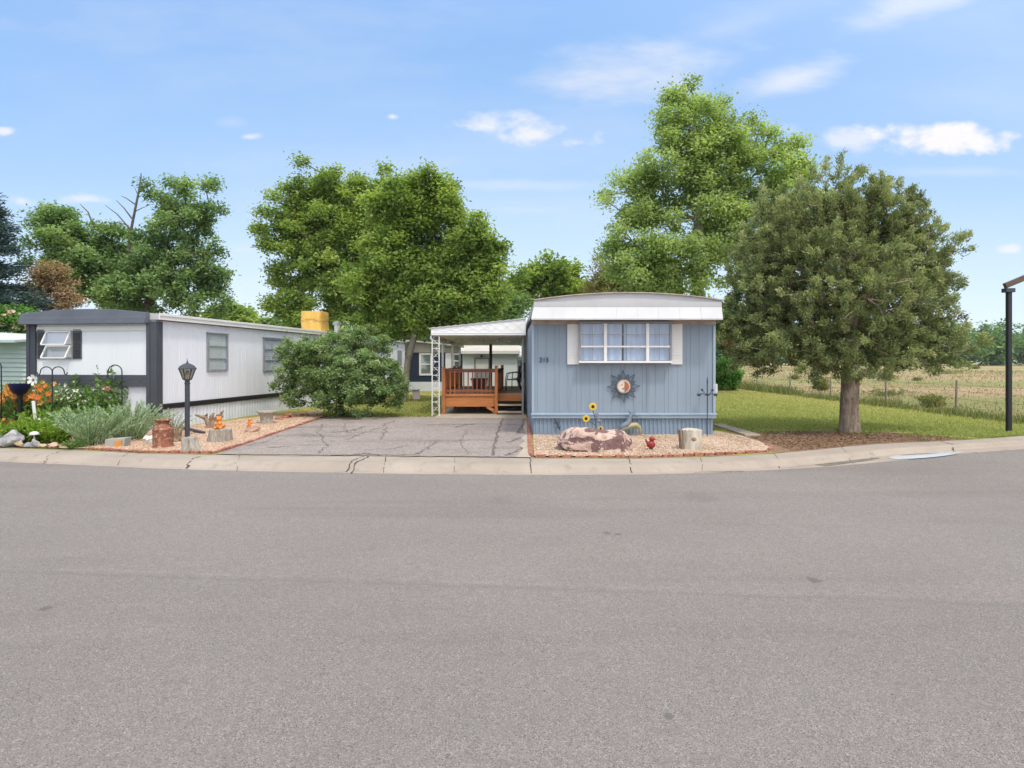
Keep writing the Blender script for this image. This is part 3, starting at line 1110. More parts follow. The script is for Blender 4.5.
# gravel beds
def sheet(name, px, z, mat, dy=0.0):
    pts = gp(px)
    mb = MB()
    bm = bmesh.new()
    vs = [bm.verts.new((a, b, z)) for a, b in pts]
    bm.faces.new(vs)
    bmesh.ops.triangulate(bm, faces=bm.faces)
    for _ in range(3):
        bmesh.ops.subdivide_edges(bm, edges=bm.edges, cuts=1, use_grid_fill=True)
    for v in bm.verts:
        v.co.z += .018 * mnoise.noise(Vector((v.co.x * 1.3, v.co.y * 1.3, 2)))
    me = bpy.data.meshes.new(name)
    bm.to_mesh(me)
    bm.free()
    me.materials.append(mat)
    o = bpy.data.objects.new(name, me)
    COL.objects.link(o)
    o['kind'] = 'structure'
    return o


sheet('left_gravel_bed', [(60, 449), (86, 450), (140, 452.8), (213, 453.8), (240, 446.2), (277, 433.4), (323, 417.5), (322, 411), (262, 417), (196, 426), (150, 428), (90, 432), (50, 440)], .028, M['gravel_tan'])
sheet('front_gravel_bed', [(534, 457.4), (600, 457.8), (640, 457.8), (714, 455.6), (764, 452.6), (771, 448.5), (760, 443), (742, 437), (716, 432), (640, 431), (533, 431)], .03, M['gravel_pink'])
mb = MB()
pts = gp([(-120, 447), (0, 447.5), (60, 449.3), (92, 449), (140, 440), (160, 430), (150, 428), (60, 426), (-60, 426)])
mb.add([(a, b, .022) for a, b in pts], [tuple(range(len(pts)))])
struct(mb, 'flower_bed_soil', mk('garden_soil', (.09, .06, .042), .95, .35, 8, .8, 30))

# loose stones lying on both gravel beds
def pebbles(name, poly_px, n, size, cols, seed):
    r = np.random.default_rng(seed)
    poly = gp(poly_px)
    xs_, ys_ = zip(*poly)
    pts = []
    def inside(x, y):
        c = False
        j = len(poly) - 1
        for i in range(len(poly)):
            if (poly[i][1] > y) != (poly[j][1] > y) and x < (poly[j][0] - poly[i][0]) * (y - poly[i][1]) / (poly[j][1] - poly[i][1]) + poly[i][0]:
                c = not c
            j = i
        return c
    while len(pts) < n:
        x, y = r.uniform(min(xs_), max(xs_)), r.uniform(min(ys_), max(ys_))
        if inside(x, y):
            pts.append((x, y))
    base = np.array([(1, 0, 0), (-1, 0, 0), (0, 1, 0), (0, -1, 0), (0, 0, .7), (0, 0, -.7)], float)
    tri = np.array([(0, 2, 4), (2, 1, 4), (1, 3, 4), (3, 0, 4), (2, 0, 5), (1, 2, 5), (3, 1, 5), (0, 3, 5)])
    P0 = np.array([(a, b, .035) for a, b in pts])
    s = r.uniform(.5, 1.4, n) * size
    V = P0[:, None, :] + base[None] * s[:, None, None] * r.uniform(.6, 1.2, (n, 6, 1))
    Fq = (tri[None] + (np.arange(n) * 6)[:, None, None]).reshape(-1, 3)
    o = np_mesh(name, V.reshape(-1, 3), Fq, foliage(name + '_stone', cols, 0.0, .85), None, np.repeat(r.random(n), 8), 3)
    o['kind'] = 'stuff'
    tag(o, cat='gravel')
    return o


o = pebbles('loose_gravel', [(534, 457), (600, 457.2), (640, 457.2), (714, 455), (764, 452), (770, 448), (742, 438), (716, 434), (640, 434), (535, 434)], 5200, .016,
            [(.32, .20, .135), (.46, .33, .235), (.54, .41, .30), (.64, .53, .43)], 5)
tag(o, 'loose pink gravel scattered on the bed in front of the blue home')
o = pebbles('loose_gravel', [(95, 449.5), (140, 452.4), (213, 453.2), (240, 446), (277, 433.2), (320, 417.5), (262, 418), (196, 427), (150, 430), (110, 440)], 4200, .014,
            [(.33, .19, .12), (.48, .32, .21), (.54, .39, .27), (.62, .48, .36)], 6)
tag(o, 'loose tan gravel scattered on the bed beside the white home')

# ------------------------------------------------------------------ brick edgings
def edging(label, px, z=.012, size=(.19, .07, .07), tilt=.05):
    pts = [Vector((a, b, 0)) for a, b in gp(px)]
    root = None
    mb = MB()
    rr = random.Random(len(px) * 3 + int(px[0][0]))
    for a, b in zip(pts[:-1], pts[1:]):
        d = b - a
        L = d.length
        n = max(1, int(L / (size[0] + .012)))
        for k in range(n):
            c = a + d * ((k + .5) / n)
            dd = d.normalized()
            dd.rotate(Matrix.Rotation(rr.uniform(-tilt, tilt), 3, 'Z'))
            zz = z + rr.uniform(-.012, .012)
            hl = size[0] * .5 * rr.uniform(.9, 1.0)
            mb.bar(c - dd * hl + Vector((0, 0, zz)), c + dd * hl + Vector((0, 0, zz)), size[1], size[2])
    o = mb.build('brick_edging', M['brick'], bevel=.008)
    return tag(o, label, 'edging')


edging('red brick edging along the pavement and drive beside the tan gravel bed', [(86, 449.6), (140, 452.4), (200, 453.6), (213, 453.8), (240, 446), (277, 433.2), (324, 417.3)])
edging('weathered red edging in front of the bed with the pink boulder', [(529.5, 455), (534, 457.6), (600, 457.8), (640, 457.8), (714, 455.6), (764, 452.4), (772, 449), (766, 446)])
edging('short brick edging between the cracked drive and the blue home', [(530.5, 454.5), (529.6, 440), (528.6, 428), (527.8, 419)], size=(.2, .09, .06))

# ------------------------------------------------------------------ pale blue mobile home
X0, X1, YF, YB = PX(533, 14.0), PX(714, 14.0), 14.0, 31.0
blue = thing('mobile_home', 'pale blue single-wide mobile home with white visor roof and bay window', 'mobile home', ((X0 + X1) / 2, YF, 0))


def groove(L, pat, d=.009, w=.014):
    offs, t, i = [(0, 0)], 0, 0
    while True:
        t += pat[i % len(pat)]
        i += 1
        if t > L - .05:
            break
        offs += [(t - w / 2, 0), (t - w * .2, -d), (t + w * .2, -d), (t + w / 2, 0)]
    return offs + [(L, 0)]


def ribs(L, pitch=.085, d=.016, w=.5):
    offs, t = [], 0
    while t < L - pitch:
        offs += [(t, 0), (t + pitch * w * .7, 0), (t + pitch * w, d), (t + pitch * (1 - .15), d)]
        t += pitch
    return offs + [(L, 0)]


W = X1 - X0
mb = MB()
mb.ribbed((X0, YF), (X1, YF), .46, 2.70, groove(W, [.10, .205, .205], .006, .012), (0, -1))
mb.ribbed((X0, YF), (X0, YB), .46, 2.70, groove(YB - YF, [.21, .31, .1, .31]), (-1, 0))
mb.ribbed((X1, YF), (X1, YB), .46, 2.70, groove(YB - YF, [.21, .31, .1, .31]), (1, 0))
mb.add([(X0, YB, .46), (X1, YB, .46), (X1, YB, 2.7), (X0, YB, 2.7)], [(0, 1, 2, 3)])
mb.build('siding', M['blue'], blue)
mb = MB()
mb.ribbed((X0 + .02, YF + .03), (X1 - .02, YF + .03), -.05, .47, ribs(W - .04, .095, .022), (0, -1))
mb.ribbed((X0 + .02, YF + .03), (X0 + .02, YB), -.05, .47, ribs(YB - YF - .03, .082), (-1, 0))
mb.ribbed((X1 - .02, YF + .03), (X1 - .02, YB), -.05, .47, ribs(YB - YF - .03, .082), (1, 0))
mb.build('skirting', M['blue_skirt'], blue)
mb = MB()
zt, zb = PZ(413, 14), PZ(418.2, 14)
mb.box(X0 - .035, X1 + .035, YF - .045, YF - .002, zb, zt)
mb.box(X0 - .05, X1 + .05, YF - .075, YF - .047, zb + .075, zt - .004)
mb.build('sill_board', M['blue_trim'], blue, bevel=.006)
for x in (X0, X1):
    mb = MB()
    mb.box(x - .029, x + .029, YF - .03, YF - .012, zt + .004, 2.59)
    mb.build('corner_trim', M['blue_trim'], blue, bevel=.004)
mb = MB()
mb.box(X0 - .03, X1 + .03, YF - .05, YF - .013, 2.60, 2.69)
mb.build('fascia_trim', M['soffit'], blue, bevel=.004)

# roof: low arch, upper face plate, flared visor
def arch(x0, x1, ze, zc, n=20):
    return [(x0 + (x1 - x0) * i / n, ze + (zc - ze) * (1 - (2 * i / n - 1) ** 2)) for i in range(n + 1)]


rx0, rx1 = PX(534.6, 13.72), PX(721.3, 13.72)
ze, zc = PZ(300.6, 13.72), PZ(293.2, 13.72)
A = arch(rx0, rx1, ze, zc)
mb = MB()
mb.prism(A + [(rx1, ze - .16), (rx0, ze - .16)], 13.72, YB + .2)
mb.build('roof', M['roof_white'], blue)
mb = MB()
A2 = arch(rx0 - .025, rx1 + .025, ze + .012, zc + .012)
for (a, b) in zip(A2[:-1], A2[1:]):
    mb.bar((a[0], 13.70, a[1]), (b[0], 13.70, b[1]), .07, .022)
mb.build('roof_edge', M['soffit'], blue)
mb = MB()
vt, vb = PZ(307.2, 13.66), PZ(319.8, 13.50)
xa0, xa1, xb0, xb1 = PX(533.6, 13.66), PX(721.8, 13.66), PX(531.2, 13.50), PX(723, 13.50)
nseg = 14
vs, fs = [], []
for i in range(nseg + 1):
    t = i / nseg
    wv = .006 * mnoise.noise(Vector((i * 1.9, 0, 0)))
    xa, xb = xa0 + (xa1 - xa0) * t, xb0 + (xb1 - xb0) * t
    vs += [(xa, 13.66 + wv, vt), (xb, 13.50 + wv, vb + .03), (xb, 13.50 + wv, vb), (xb, 13.55, vb), (xa, 13.70, vt - .05)]
for i in range(nseg):
    for k in range(4):
        a = i * 5 + k
        fs.append((a, a + 1, a + 6, a + 5))
fs += [(0, 1, 2, 3, 4), tuple(nseg * 5 + k for k in (4, 3, 2, 1, 0))]
mb.add(vs, fs)
for i in range(1, 9):                                         # lapped seams of the visor sheets
    t = i / 9
    xa, xb = xa0 + (xa1 - xa0) * t, xb0 + (xb1 - xb0) * t
    mb.bar((xa, 13.652, vt), (xb, 13.492, vb + .02), .018, .006, (0, -1, .5))
mb.build('visor', M['roof_white'], blue)
mb = MB()                                                     # closed cheeks and soffit behind the visor
mb.add([(xa0, 13.70, vt), (xa0, 13.70, 2.68), (xa0, 14.0, 2.68), (xa0, 14.0, vt)], [(0, 1, 2, 3)])
mb.add([(xa1, 13.70, vt), (xa1, 13.70, 2.68), (xa1, 14.0, 2.68), (xa1, 14.0, vt)], [(0, 1, 2, 3)])
mb.add([(xb0 + .03, 13.53, vb + .012), (xb1 - .03, 13.53, vb + .012), (xb1 - .03, 14.0, vb + .012), (xb0 + .03, 14.0, vb + .012)], [(0, 1, 2, 3)])
mb.build('soffit', M['soffit'], blue)
mb = MB()
mb.box(PX(533.8, 13.7), PX(721.6, 13.7), 13.69, 13.715, vt - .01, ze - .03)
mb.build('face_plate', M['roof_white'], blue)

# bay window with side panels
bay = MB()
wx0, wx1, wz0, wz1 = PX(579.5, 13.82), PX(671, 13.82), PZ(363, 13.82), PZ(323.5, 13.82)
yb_ = 13.80
fr = MB()
m1, m2 = PX(605.4, 13.8), PX(647.6, 13.8)
for x in (m1, m2):
    fr.box(x - .035, x + .035, yb_ - .02, yb_ + .05, wz0 + .05, wz1)
fr.box(wx0 - .02, wx1 + .02, yb_ - .035, 14.0, wz0, wz0 + .05)
zr = PZ(346.6, 13.8)
for a, b in ((wx0 + .032, m1 - .037), (m1 + .037, m2 - .037), (m2 + .037, wx1 - .032)):
    fr.box(a, b, yb_ - .008, yb_ + .035, zr - .02, zr + .02)
win = fr.build('window', M['white_metal'], blue, bevel=.004)
mb = MB()
mb.box(wx0 - .012, wx0 + .03, yb_ - .012, yb_ + .05, wz0 + .052, wz1)
mb.box(wx1 - .03, wx1 + .012, yb_ - .012, yb_ + .05, wz0 + .052, wz1)
mb.box(wx0 - .012, wx1 + .012, yb_ - .014, 14.0, wz1 + .002, wz1 + .045)
mb.build('frame', M['greyframe'], win)
mb = MB()
zq = PZ(334.5, 13.8)
for a, b in ((wx0 + .032, m1 - .037), (m1 + .037, m2 - .037), (m2 + .037, wx1 - .032)):
    c = (a + b) / 2
    mb.box(c - .007, c + .007, yb_ + .02, yb_ + .034, wz0 + .052, zr - .022)
    mb.box(c - .007, c + .007, yb_ + .02, yb_ + .034, zr + .022, wz1 - .002)
    mb.box(a, c - .009, yb_ + .02, yb_ + .034, zq - .007, zq + .007)
    mb.box(c + .009, b, yb_ + .02, yb_ + .034, zq - .007, zq + .007)
mb.build('glazing_bar', M['greyframe'], win)
mb = MB()
mb.add([(wx0, yb_ + .015, wz0 + .05), (wx1, yb_ + .015, wz0 + .05), (wx1, yb_ + .015, wz1), (wx0, yb_ + .015, wz1)], [(0, 1, 2, 3)])
for x in (wx0, wx1):
    mb.add([(x, yb_ + .05, wz0 + .05), (x, 13.97, wz0 + .05), (x, 13.97, wz1), (x, yb_ + .05, wz1)], [(0, 1, 2, 3)])
mb.build('pane', M['glass'], win)
mb = MB()
vs, fs = [], []
npl = 220
for i in range(npl + 1):
    t = i / npl
    x = wx0 + .02 + (wx1 - wx0 - .04) * t
    y = 13.90 + .014 * math.sin(t * 70 + 2 * math.sin(t * 11)) + .008 * math.sin(t * 33)
    vs += [(x, y, wz0 + .06), (x, y, wz1 - .01)]
gap0, gap1 = int(.472 * npl), int(.492 * npl)
for i in range(npl):
    if not (gap0 <= i < gap1):
        fs.append((2 * i, 2 * i + 2, 2 * i + 3, 2 * i + 1))
mb.add(vs, fs)
mb.build('curtain', M['curtain'], win, smooth=True)
mb = MB()
mb.box(wx0 + .01, wx1 - .01, 13.945, 13.985, wz0 + .055, wz1 - .01)
mb.build('dark_interior', M['dark_room'], win)
for a, b in ((567.3, 579.2), (671.3, 682.4)):
    mb = MB()
    x0_, x1_ = PX(a, 13.96), PX(b, 13.96)
    mb.box(x0_, x1_, 13.955, 13.985, PZ(364.4, 13.96), PZ(323.8, 13.96))
    z = PZ(362, 13.96)
    while z < PZ(326, 13.96):
        mb.box(x0_ + .02, x1_ - .02, 13.949, 13.954, z, z + .055)
        z += .075
    mb.build('side_panel', M['cream'], blue, bevel=.003)


def text_mesh(txt, name, mat, parent, loc, size, rot=(PI / 2, 0, 0), ext=.006, shear=0.0, xs=1.0):
    cu = bpy.data.curves.new(name, 'FONT')
    cu.body = txt
    cu.size = size
    cu.extrude = ext
    cu.shear = shear
    cu.align_x = 'CENTER'
    cu.align_y = 'CENTER'
    o = bpy.data.objects.new(name + '_tmp', cu)
    COL.objects.link(o)
    bpy.context.view_layer.update()
    me = bpy.data.meshes.new_from_object(o.evaluated_get(bpy.context.evaluated_depsgraph_get()))
    bpy.data.objects.remove(o)
    bpy.data.curves.remove(cu)
    me.materials.clear()
    me.materials.append(mat)
    from mathutils import Euler
    mt = Matrix.Translation(loc) @ Euler(rot).to_matrix().to_4x4() @ Matrix.Diagonal((xs, 1, 1, 1))
    me.transform(root_matrix(parent).inverted() @ mt)
    n = bpy.data.objects.new(name, me)
    COL.objects.link(n)
    n.parent = parent
    return n


text_mesh('215', 'house_number', M['sun_rays'], blue, (PX(544, 13.98), 13.985, PZ(360, 13.98)), .155, shear=.05, ext=.008)
mb = MB()
mb.box(X1 + .012, X1 + .10, 14.30, 14.52, .95, 1.22)
mb.box(X1 + .1, X1 + .2, 14.33, 14.49, .98, 1.2)
mb.tube([(X1 + .06, 14.41, 1.22), (X1 + .06, 14.41, 2.5)], .02, 8)
mb.build('meter_box', M['white_metal'], blue, bevel=.008)

# sun wall art
sx, sy, sz = PX(623.6, 13.95), 13.97, PZ(386.4, 13.95)
art = thing('sun_wall_art', 'metal sun and moon face with curled rays hung below the bay window', 'wall art', (sx, sy, sz))
mb = MB()
for k in range(16):
    t = 2 * PI * k / 16
    big_ = k % 2 == 0
    R = .385 if big_ else .30
    d = Vector((math.cos(t), 0, math.sin(t)))
    s = Vector((-math.sin(t), 0, math.cos(t)))
    c = Vector((sx, sy - .012, sz))
    if big_:
        mb.tube([c + d * .19 - s * .05, c + d * .27 - s * .028, c + d * .33 - s * .002, c + d * R + s * .012], .0095, 6)
        mb.tube([c + d * .19 + s * .05, c + d * .27 + s * .04, c + d * .33 + s * .022, c + d * R + s * .012], .0095, 6)
    else:
        mb.tube([c + d * .19 - s * .02, c + d * .25 - s * .022, c + d * R], .0095, 6)
        mb.tube([c + d * .19 + s * .02, c + d * .25 + s * .022, c + d * R], .0095, 6)
mb.tube([Vector((sx, sy - .012, sz)) + Vector((math.cos(a) * .185, 0, math.sin(a) * .185)) for a in [q * 2 * PI / 32 for q in range(33)]], .010, 6)
mb.build('rays', mk('dull_steel_rays', (.10, .125, .16), .5, .25, 12, metallic=.3), art)
mb = MB()
mb.tube([(sx, sy + .01, sz), (sx, sy - .03, sz), (sx, sy - .045, sz)], [.155, .152, .135], 40)
for k in range(24):
    t = 2 * PI * k / 24
    mb.ball((sx + .155 * math.cos(t), sy - .04, sz + .155 * math.sin(t)), .013, 8, 6)
mb.build('disc', M['ivory'], art)
mb = MB()
mb.tube([(sx + (.152 + .006 * (k % 2)) * math.cos(2 * PI * k / 48), sy - .045, sz + (.152 + .006 * (k % 2)) * math.sin(2 * PI * k / 48)) for k in range(49)], .006, 6)
mb.build('bead_ring', M['sun_rays'], art)
mb = MB()                                                   # terracotta crescent with a profile
pts = [(.0, -.125), (.06, -.105), (.105, -.06), (.125, 0), (.105, .06), (.06, .105), (.0, .12), (.03, .075), (.015, .05), (.035, .02), (.0, -.005), (.028, -.02), (.012, -.035), (.03, -.05), (.015, -.075), (.03, -.09)]
mb.prism([(sx + a, sz + b) for a, b in pts], sy - .062, sy - .046)
mb.build('moon', M['terracotta'], art, bevel=.003)
for nm, c, r in (('eye', (sx - .045, sy - .05, sz + .035), (.016, .008, .009)), ('eye', (sx + .055, sy - .064, sz + .035), (.014, .008, .008)),
                 ('mouth', (sx - .02, sy - .05, sz - .055), (.028, .008, .009))):
    mb = MB()
    mb.ball(c, r, 8, 6)
    mb.build(nm, M['seed'], art)

# small metal lizard on the skirting
lz = thing('metal_lizard', 'thin dark metal lizard ornament on the blue skirting left of the boulder', 'ornament', (PX(558, 13.95), 13.98, PZ(425, 13.95)))
mb = MB()
a = [(554.5, 418), (556, 421), (557.5, 424), (558.5, 427), (560, 429.5)]
mb.tube([P(x, y, 13.955) for x, y in a], [.008, .016, .022, .016, .018], 8)
for (p, q) in (((556.5, 422), (553.5, 423.5)), ((557.2, 423), (560, 421.8)), ((558.2, 426.4), (555.6, 428)), ((558.6, 427), (561.5, 426.5))):
    mb.tube([P(*p, 13.955), P(*q, 13.955)], .006, 6)
mb.build('body', M['sun_rays'], lz, smooth=True)

# garden stake with four arms
gx, gy = PX(707.3, 13.7), 13.7
stake = thing('garden_stake', 'tall thin dark metal garden stake with cross arms by the blue corner', 'garden stake', (gx, gy, 0))
mb = MB()
mb.tube([(gx, gy, -.05), (gx, gy, PZ(383, gy))], .011, 8)
mb.build('rod', M['sun_rays'], stake)
mb = MB()
zc_ = PZ(394.3, gy)
for sgn in (-1, 1):
    mb.tube([(gx, gy, zc_ - .02), (gx + sgn * .05, gy, zc_ - .02), (gx + sgn * .10, gy, zc_ + .02), (gx + sgn * .18, gy, zc_ - .01)], .010, 8)
    mb.ball((gx + sgn * .19, gy, zc_ - .01), (.05, .02, .035), 10, 6)
    mb.tube([(gx, gy + sgn * .0, zc_ - .03), (gx + sgn * .05, gy - sgn * .05, zc_ + .03), (gx + sgn * .09, gy - sgn * .08, zc_ + .09)], .007, 6)
    mb.ball((gx + sgn * .092, gy - sgn * .08, zc_ + .1), .03, 10, 6)
mb.ball((gx, gy, zc_), .03, 10, 6)
mb.build('arms', M['sun_rays'], stake, smooth=True)
mb = MB()
mb.tube([(gx, gy, PZ(383, gy)), (gx, gy, PZ(381, gy)), (gx, gy, PZ(376.5, gy))], [.022, .016, .003], 8)
mb.build('finial', M['sun_rays'], stake)

# ------------------------------------------------------------------ rocks
def rock(name, label, c, size, mat, seed, cat='rock', group=None, hull=None, rough=.12):
    """angular stone: hull of a few corner points, subdivided and roughened"""
    r = random.Random(seed)
    root_loc = Vector(c)
    bm = bmesh.new()
    if hull is None:
        for _ in range(16):
            d = Vector((r.gauss(0, 1), r.gauss(0, 1), r.gauss(0, 1))).normalized()
            p = Vector((d.x * size[0] / 2, d.y * size[1] / 2, (d.z * .5 + .42) * size[2])) * r.uniform(.85, 1.1)
            bm.verts.new(p)
    else:
        for p in hull:
            bm.verts.new(Vector(p) - root_loc)
    bmesh.ops.convex_hull(bm, input=bm.verts)
    for v in [v for v in bm.verts if not v.link_faces]:
        bm.verts.remove(v)
    bmesh.ops.triangulate(bm, faces=bm.faces)
    bmesh.ops.bevel(bm, geom=list(bm.edges), offset=.05 * min(size), segments=1, affect='EDGES', profile=.6)
    bmesh.ops.triangulate(bm, faces=bm.faces)
    for _ in range(3 if hull else 2):
        bmesh.ops.subdivide_edges(bm, edges=bm.edges, cuts=1)
        bmesh.ops.triangulate(bm, faces=bm.faces)
    s = 2.2 / max(size)
    for v in bm.verts:
        q = v.co * s * 1.6 + Vector((seed * 3.1, 0, 0))
        nv = Vector((mnoise.noise(q), mnoise.noise(q + Vector((9, 0, 0))), mnoise.noise(q + Vector((0, 9, 0)))))
        q2 = q * 4
        v.co += nv * rough * min(size) + Vector((mnoise.noise(q2), mnoise.noise(q2 + Vector((5, 5, 0))), mnoise.noise(q2 + Vector((0, 5, 5))))) * rough * .3 * min(size)
    bmesh.ops.recalc_face_normals(bm, faces=bm.faces)
    me = bpy.data.meshes.new(name)
    bm.to_mesh(me)
    bm.free()
    me.materials.append(mat)
    o = bpy.data.objects.new(name, me)
    o.location = c
    COL.objects.link(o)
    return tag(o, label, cat, group)


hp = []
for (px, py, y) in ((558, 446, 11.6), (559, 434, 11.75), (566, 450, 11.45), (578, 454, 11.32), (612, 455.5, 11.25), (628, 453, 11.4), (632, 449, 11.6), (632.5, 437, 11.75),
                    (626, 433, 11.6), (604, 430.2, 11.55), (588, 427, 11.55), (572, 426.3, 11.6), (567, 433, 11.5), (577, 431, 11.38), (620, 437, 11.36), (592, 433, 11.3),
                    (575, 427.5, 12.0), (600, 430, 12.05), (628, 436, 12.1), (560, 438, 12.1), (628, 449, 12.2), (564, 445, 12.15), (594, 450, 12.3)):
    hp.append(P(px, py, y))
ROCKB = .02
rock('boulder', 'large pink and plum mottled boulder in front of the blue home', (PX(595, 11.6), 11.65, 0), (1.4, .7, .5), M['boulder'], 3, 'boulder', hull=hp, rough=.13)

# sunflowers on a metal stake
sfx, sfy = PX(597, 12.6), 12.6
sf = thing('sunflower_stake', 'yellow metal sunflowers on a stake rising behind the pink boulder', 'ornament', (sfx, sfy, 0))
mb = MB()
heads = [P(592.8, 406.6, sfy), P(586, 418.6, sfy), P(600.5, 428.4, sfy)]
mb.tube([(sfx - .02, sfy, -.05), P(596, 430, sfy), P(595.5, 420, sfy), P(592.8, 410, sfy), heads[0]], .009, 6)
mb.tube([P(596, 426, sfy), P(591, 422, sfy), heads[1]], .007, 6)
mb.tube([P(596.5, 434, sfy), P(599, 431, sfy), heads[2]], .007, 6)
mb.build('stem', M['sun_rays'], sf)
mb = MB()
c = P(596.6, 415, sfy)
mb.ball(c, (.045, .012, .06), 10, 6)
mb.ball(P(598.8, 421, sfy), (.05, .012, .03), 10, 6)
mb.build('leaves', M['grey_metal'], sf)
for i, hc in enumerate(heads):
    mb = MB()
    R = (.085, .08, .055)[i]
    for k in range(14):
        t = 2 * PI * k / 14
        d = Vector((math.cos(t), 0, math.sin(t)))
        s = Vector((-math.sin(t), 0, math.cos(t)))
        y0 = Vector((0, -.012 - .004 * (k % 2), 0))
        mb.add([hc + d * R * .3 - s * R * .14 + y0, hc + d * R * .7 - s * R * .2 + y0 * 1.5, hc + d * R * 1.05 + y0, hc + d * R * .7 + s * R * .2 + y0 * 1.5, hc + d * R * .3 + s * R * .14 + y0], [(0, 1, 2, 3, 4)])
    fl = mb.build('flower_head', M['sunflower'], sf)
    mb = MB()
    mb.ball(hc + Vector((0, -.018, 0)), (R * .42, .018, R * .42), 12, 6)
    mb.build('seed_disc', M['seed'], fl)

# painted metal animal yard ornament beside the skirting
dy = 13.80
an = thing('animal_ornament', 'grey and tan painted metal deer ornament against the blue skirting', 'ornament', (PX(629, dy), dy, 0))
mb = MB()
mb.tube([P(619.5, 429.5, dy), P(622, 426.5, dy), P(626, 424.8, dy), P(629, 422, dy), P(630, 417.5, dy), P(631.5, 414.5, dy), P(634.5, 414.6, dy), P(637.8, 416.2, dy)],
        [.03, .06, .075, .06, .045, .042, .035, .018], 10)
mb.tube([P(630.8, 414, dy), P(629.4, 411.5, dy), P(628.2, 408.8, dy)], [.02, .022, .004], 6)
mb.tube([P(634, 413.6, dy), P(635.2, 411.6, dy)], [.02, .006], 6)
mb.tube([P(633, 413.6, dy), P(633.4, 412, dy)], [.02, .006], 6)
mb.build('body', M['grey_metal'], an, smooth=True)
mb = MB()
mb.tube([P(619.5, 433.5, dy), P(620.5, 430, dy), P(623, 428, dy), P(628, 427.2, dy), P(632, 425.3, dy), P(636, 425, dy), P(639, 427, dy), P(640.2, 430, dy), P(640.4, 434.6, dy)],
        [.02, .03, .05, .06, .06, .06, .05, .03, .02], 10)
mb.tube([P(623.5, 428, dy), P(624.5, 434.6, dy)], [.03, .015], 8)
mb.tube([P(637.5, 427, dy), P(637.2, 434.6, dy)], [.03, .015], 8)
mb.build('hind_body', M['tan_metal'], an, smooth=True)

# red bird figure
bx_, by_ = PX(650.8, 11.67), 11.67
rb = thing('bird_figurine', 'small red metal bird figurine on a dark foot in the pink gravel', 'figurine', (bx_, by_, 0))
mb = MB()
mb.ball((bx_ + .005, by_, .125), (.085, .07, .075), 14, 10)
mb.ball((bx_ + .02, by_ - .01, .235), (.055, .05, .052), 12, 8)
mb.tube([(bx_ + .01, by_, .15), (bx_ + .016, by_, .22)], [.045, .035], 10)
mb.tube([(bx_ + .06, by_ - .02, .235), (bx_ + .1, by_ - .03, .225)], [.018, .003], 8)
mb.tube([(bx_ - .05, by_, .14), (bx_ - .085, by_, .19), (bx_ - .1, by_, .235)], [.035, .025, .012], 8)
o = mb.build('body', M['red_cer'], rb, smooth=True)
md = o.modifiers.new('join_volumes', 'REMESH'); md.mode = 'VOXEL'; md.voxel_size = .008; md.use_smooth_shade = True
mb = MB()
mb.tube([(bx_ - .01, by_, .0), (bx_ - .01, by_, .02), (bx_ - .005, by_, .07)], [.045, .03, .02], 12)
mb.build('foot', M['black'], rb)

# ------------------------------------------------------------------ stumps and driftwood
def stump(name, label, c, r, h, mat, seed, flare=1.12, cat='stump', group=None, top=.98, lean=(0, 0), wob=.22):
    root = thing(name, label, cat, c, 0, group)
    mb = MB()
    n = 56
    wob *= 1.5
    prof = [(r * flare, -.04), (r * flare * .98, .03), (r * 1.0, h * .35), (r * .97, h * .75), (r * top, h)]
    mb.lathe(prof, c, n, wob, seed)
    for i in range(len(mb.v)):
        z = (mb.v[i][2] - c[2])
        x, y, zz = mb.v[i]
        k = max(0, z) / h
        mb.v[i] = (x + lean[0] * k, y + lean[1] * k, zz + (.03 * h * math.sin(i * 1.7 + seed) if k > .9 else 0))
    mb.build('bark', mat, root, smooth=True, autos=50)
    return root


stump('log_stump', 'pale silvered log stump with a knot at the right of the pink gravel', G(691.5, 450), .195, .40, M['stump_pale'], 4, 1.02, wob=.12)
kn = bpy.data.objects['log_stump']
mb = MB()
kc = G(691, 450)
mb.ball((kc.x, kc.y - .19, .235), (.05, .022, .04), 12, 8)
mb.build('knot', M['driftwood'], kn, smooth=True)
mb = MB()
mb.bar((kc.x - .205, kc.y - .06, .02), (kc.x - .235, kc.y - .06, .405), .035, .17, (0, 1, 0))
mb.build('bark_slab', M['driftwood'], kn, bevel=.008)
s2 = G(220, 442)
stump('log_stump', 'grey weathered log stump under the larger orange figurine', s2, .225, .28, M['stump_grey'], 9, 1.08)
s3 = G(192, 452)
stump('broken_log', 'short split grey log standing in front of the lamp post', s3, .13, .28, M['stump_grey'], 12, 1.25, lean=(-.06, .02), wob=.45, cat='log')
s4 = G(266.5, 424)
rt = thing('log_pedestal', 'grey flared log pedestal at the far end of the gravel bed', 'log', s4)
mb = MB()
mb.lathe([(.2, -.03), (.17, .05), (.165, .2), (.21, .29), (.27, .33), (.27, .365)], s4, 26, .25, 2)
mb.build('bark', M['stump_grey'], rt, smooth=True, autos=50)


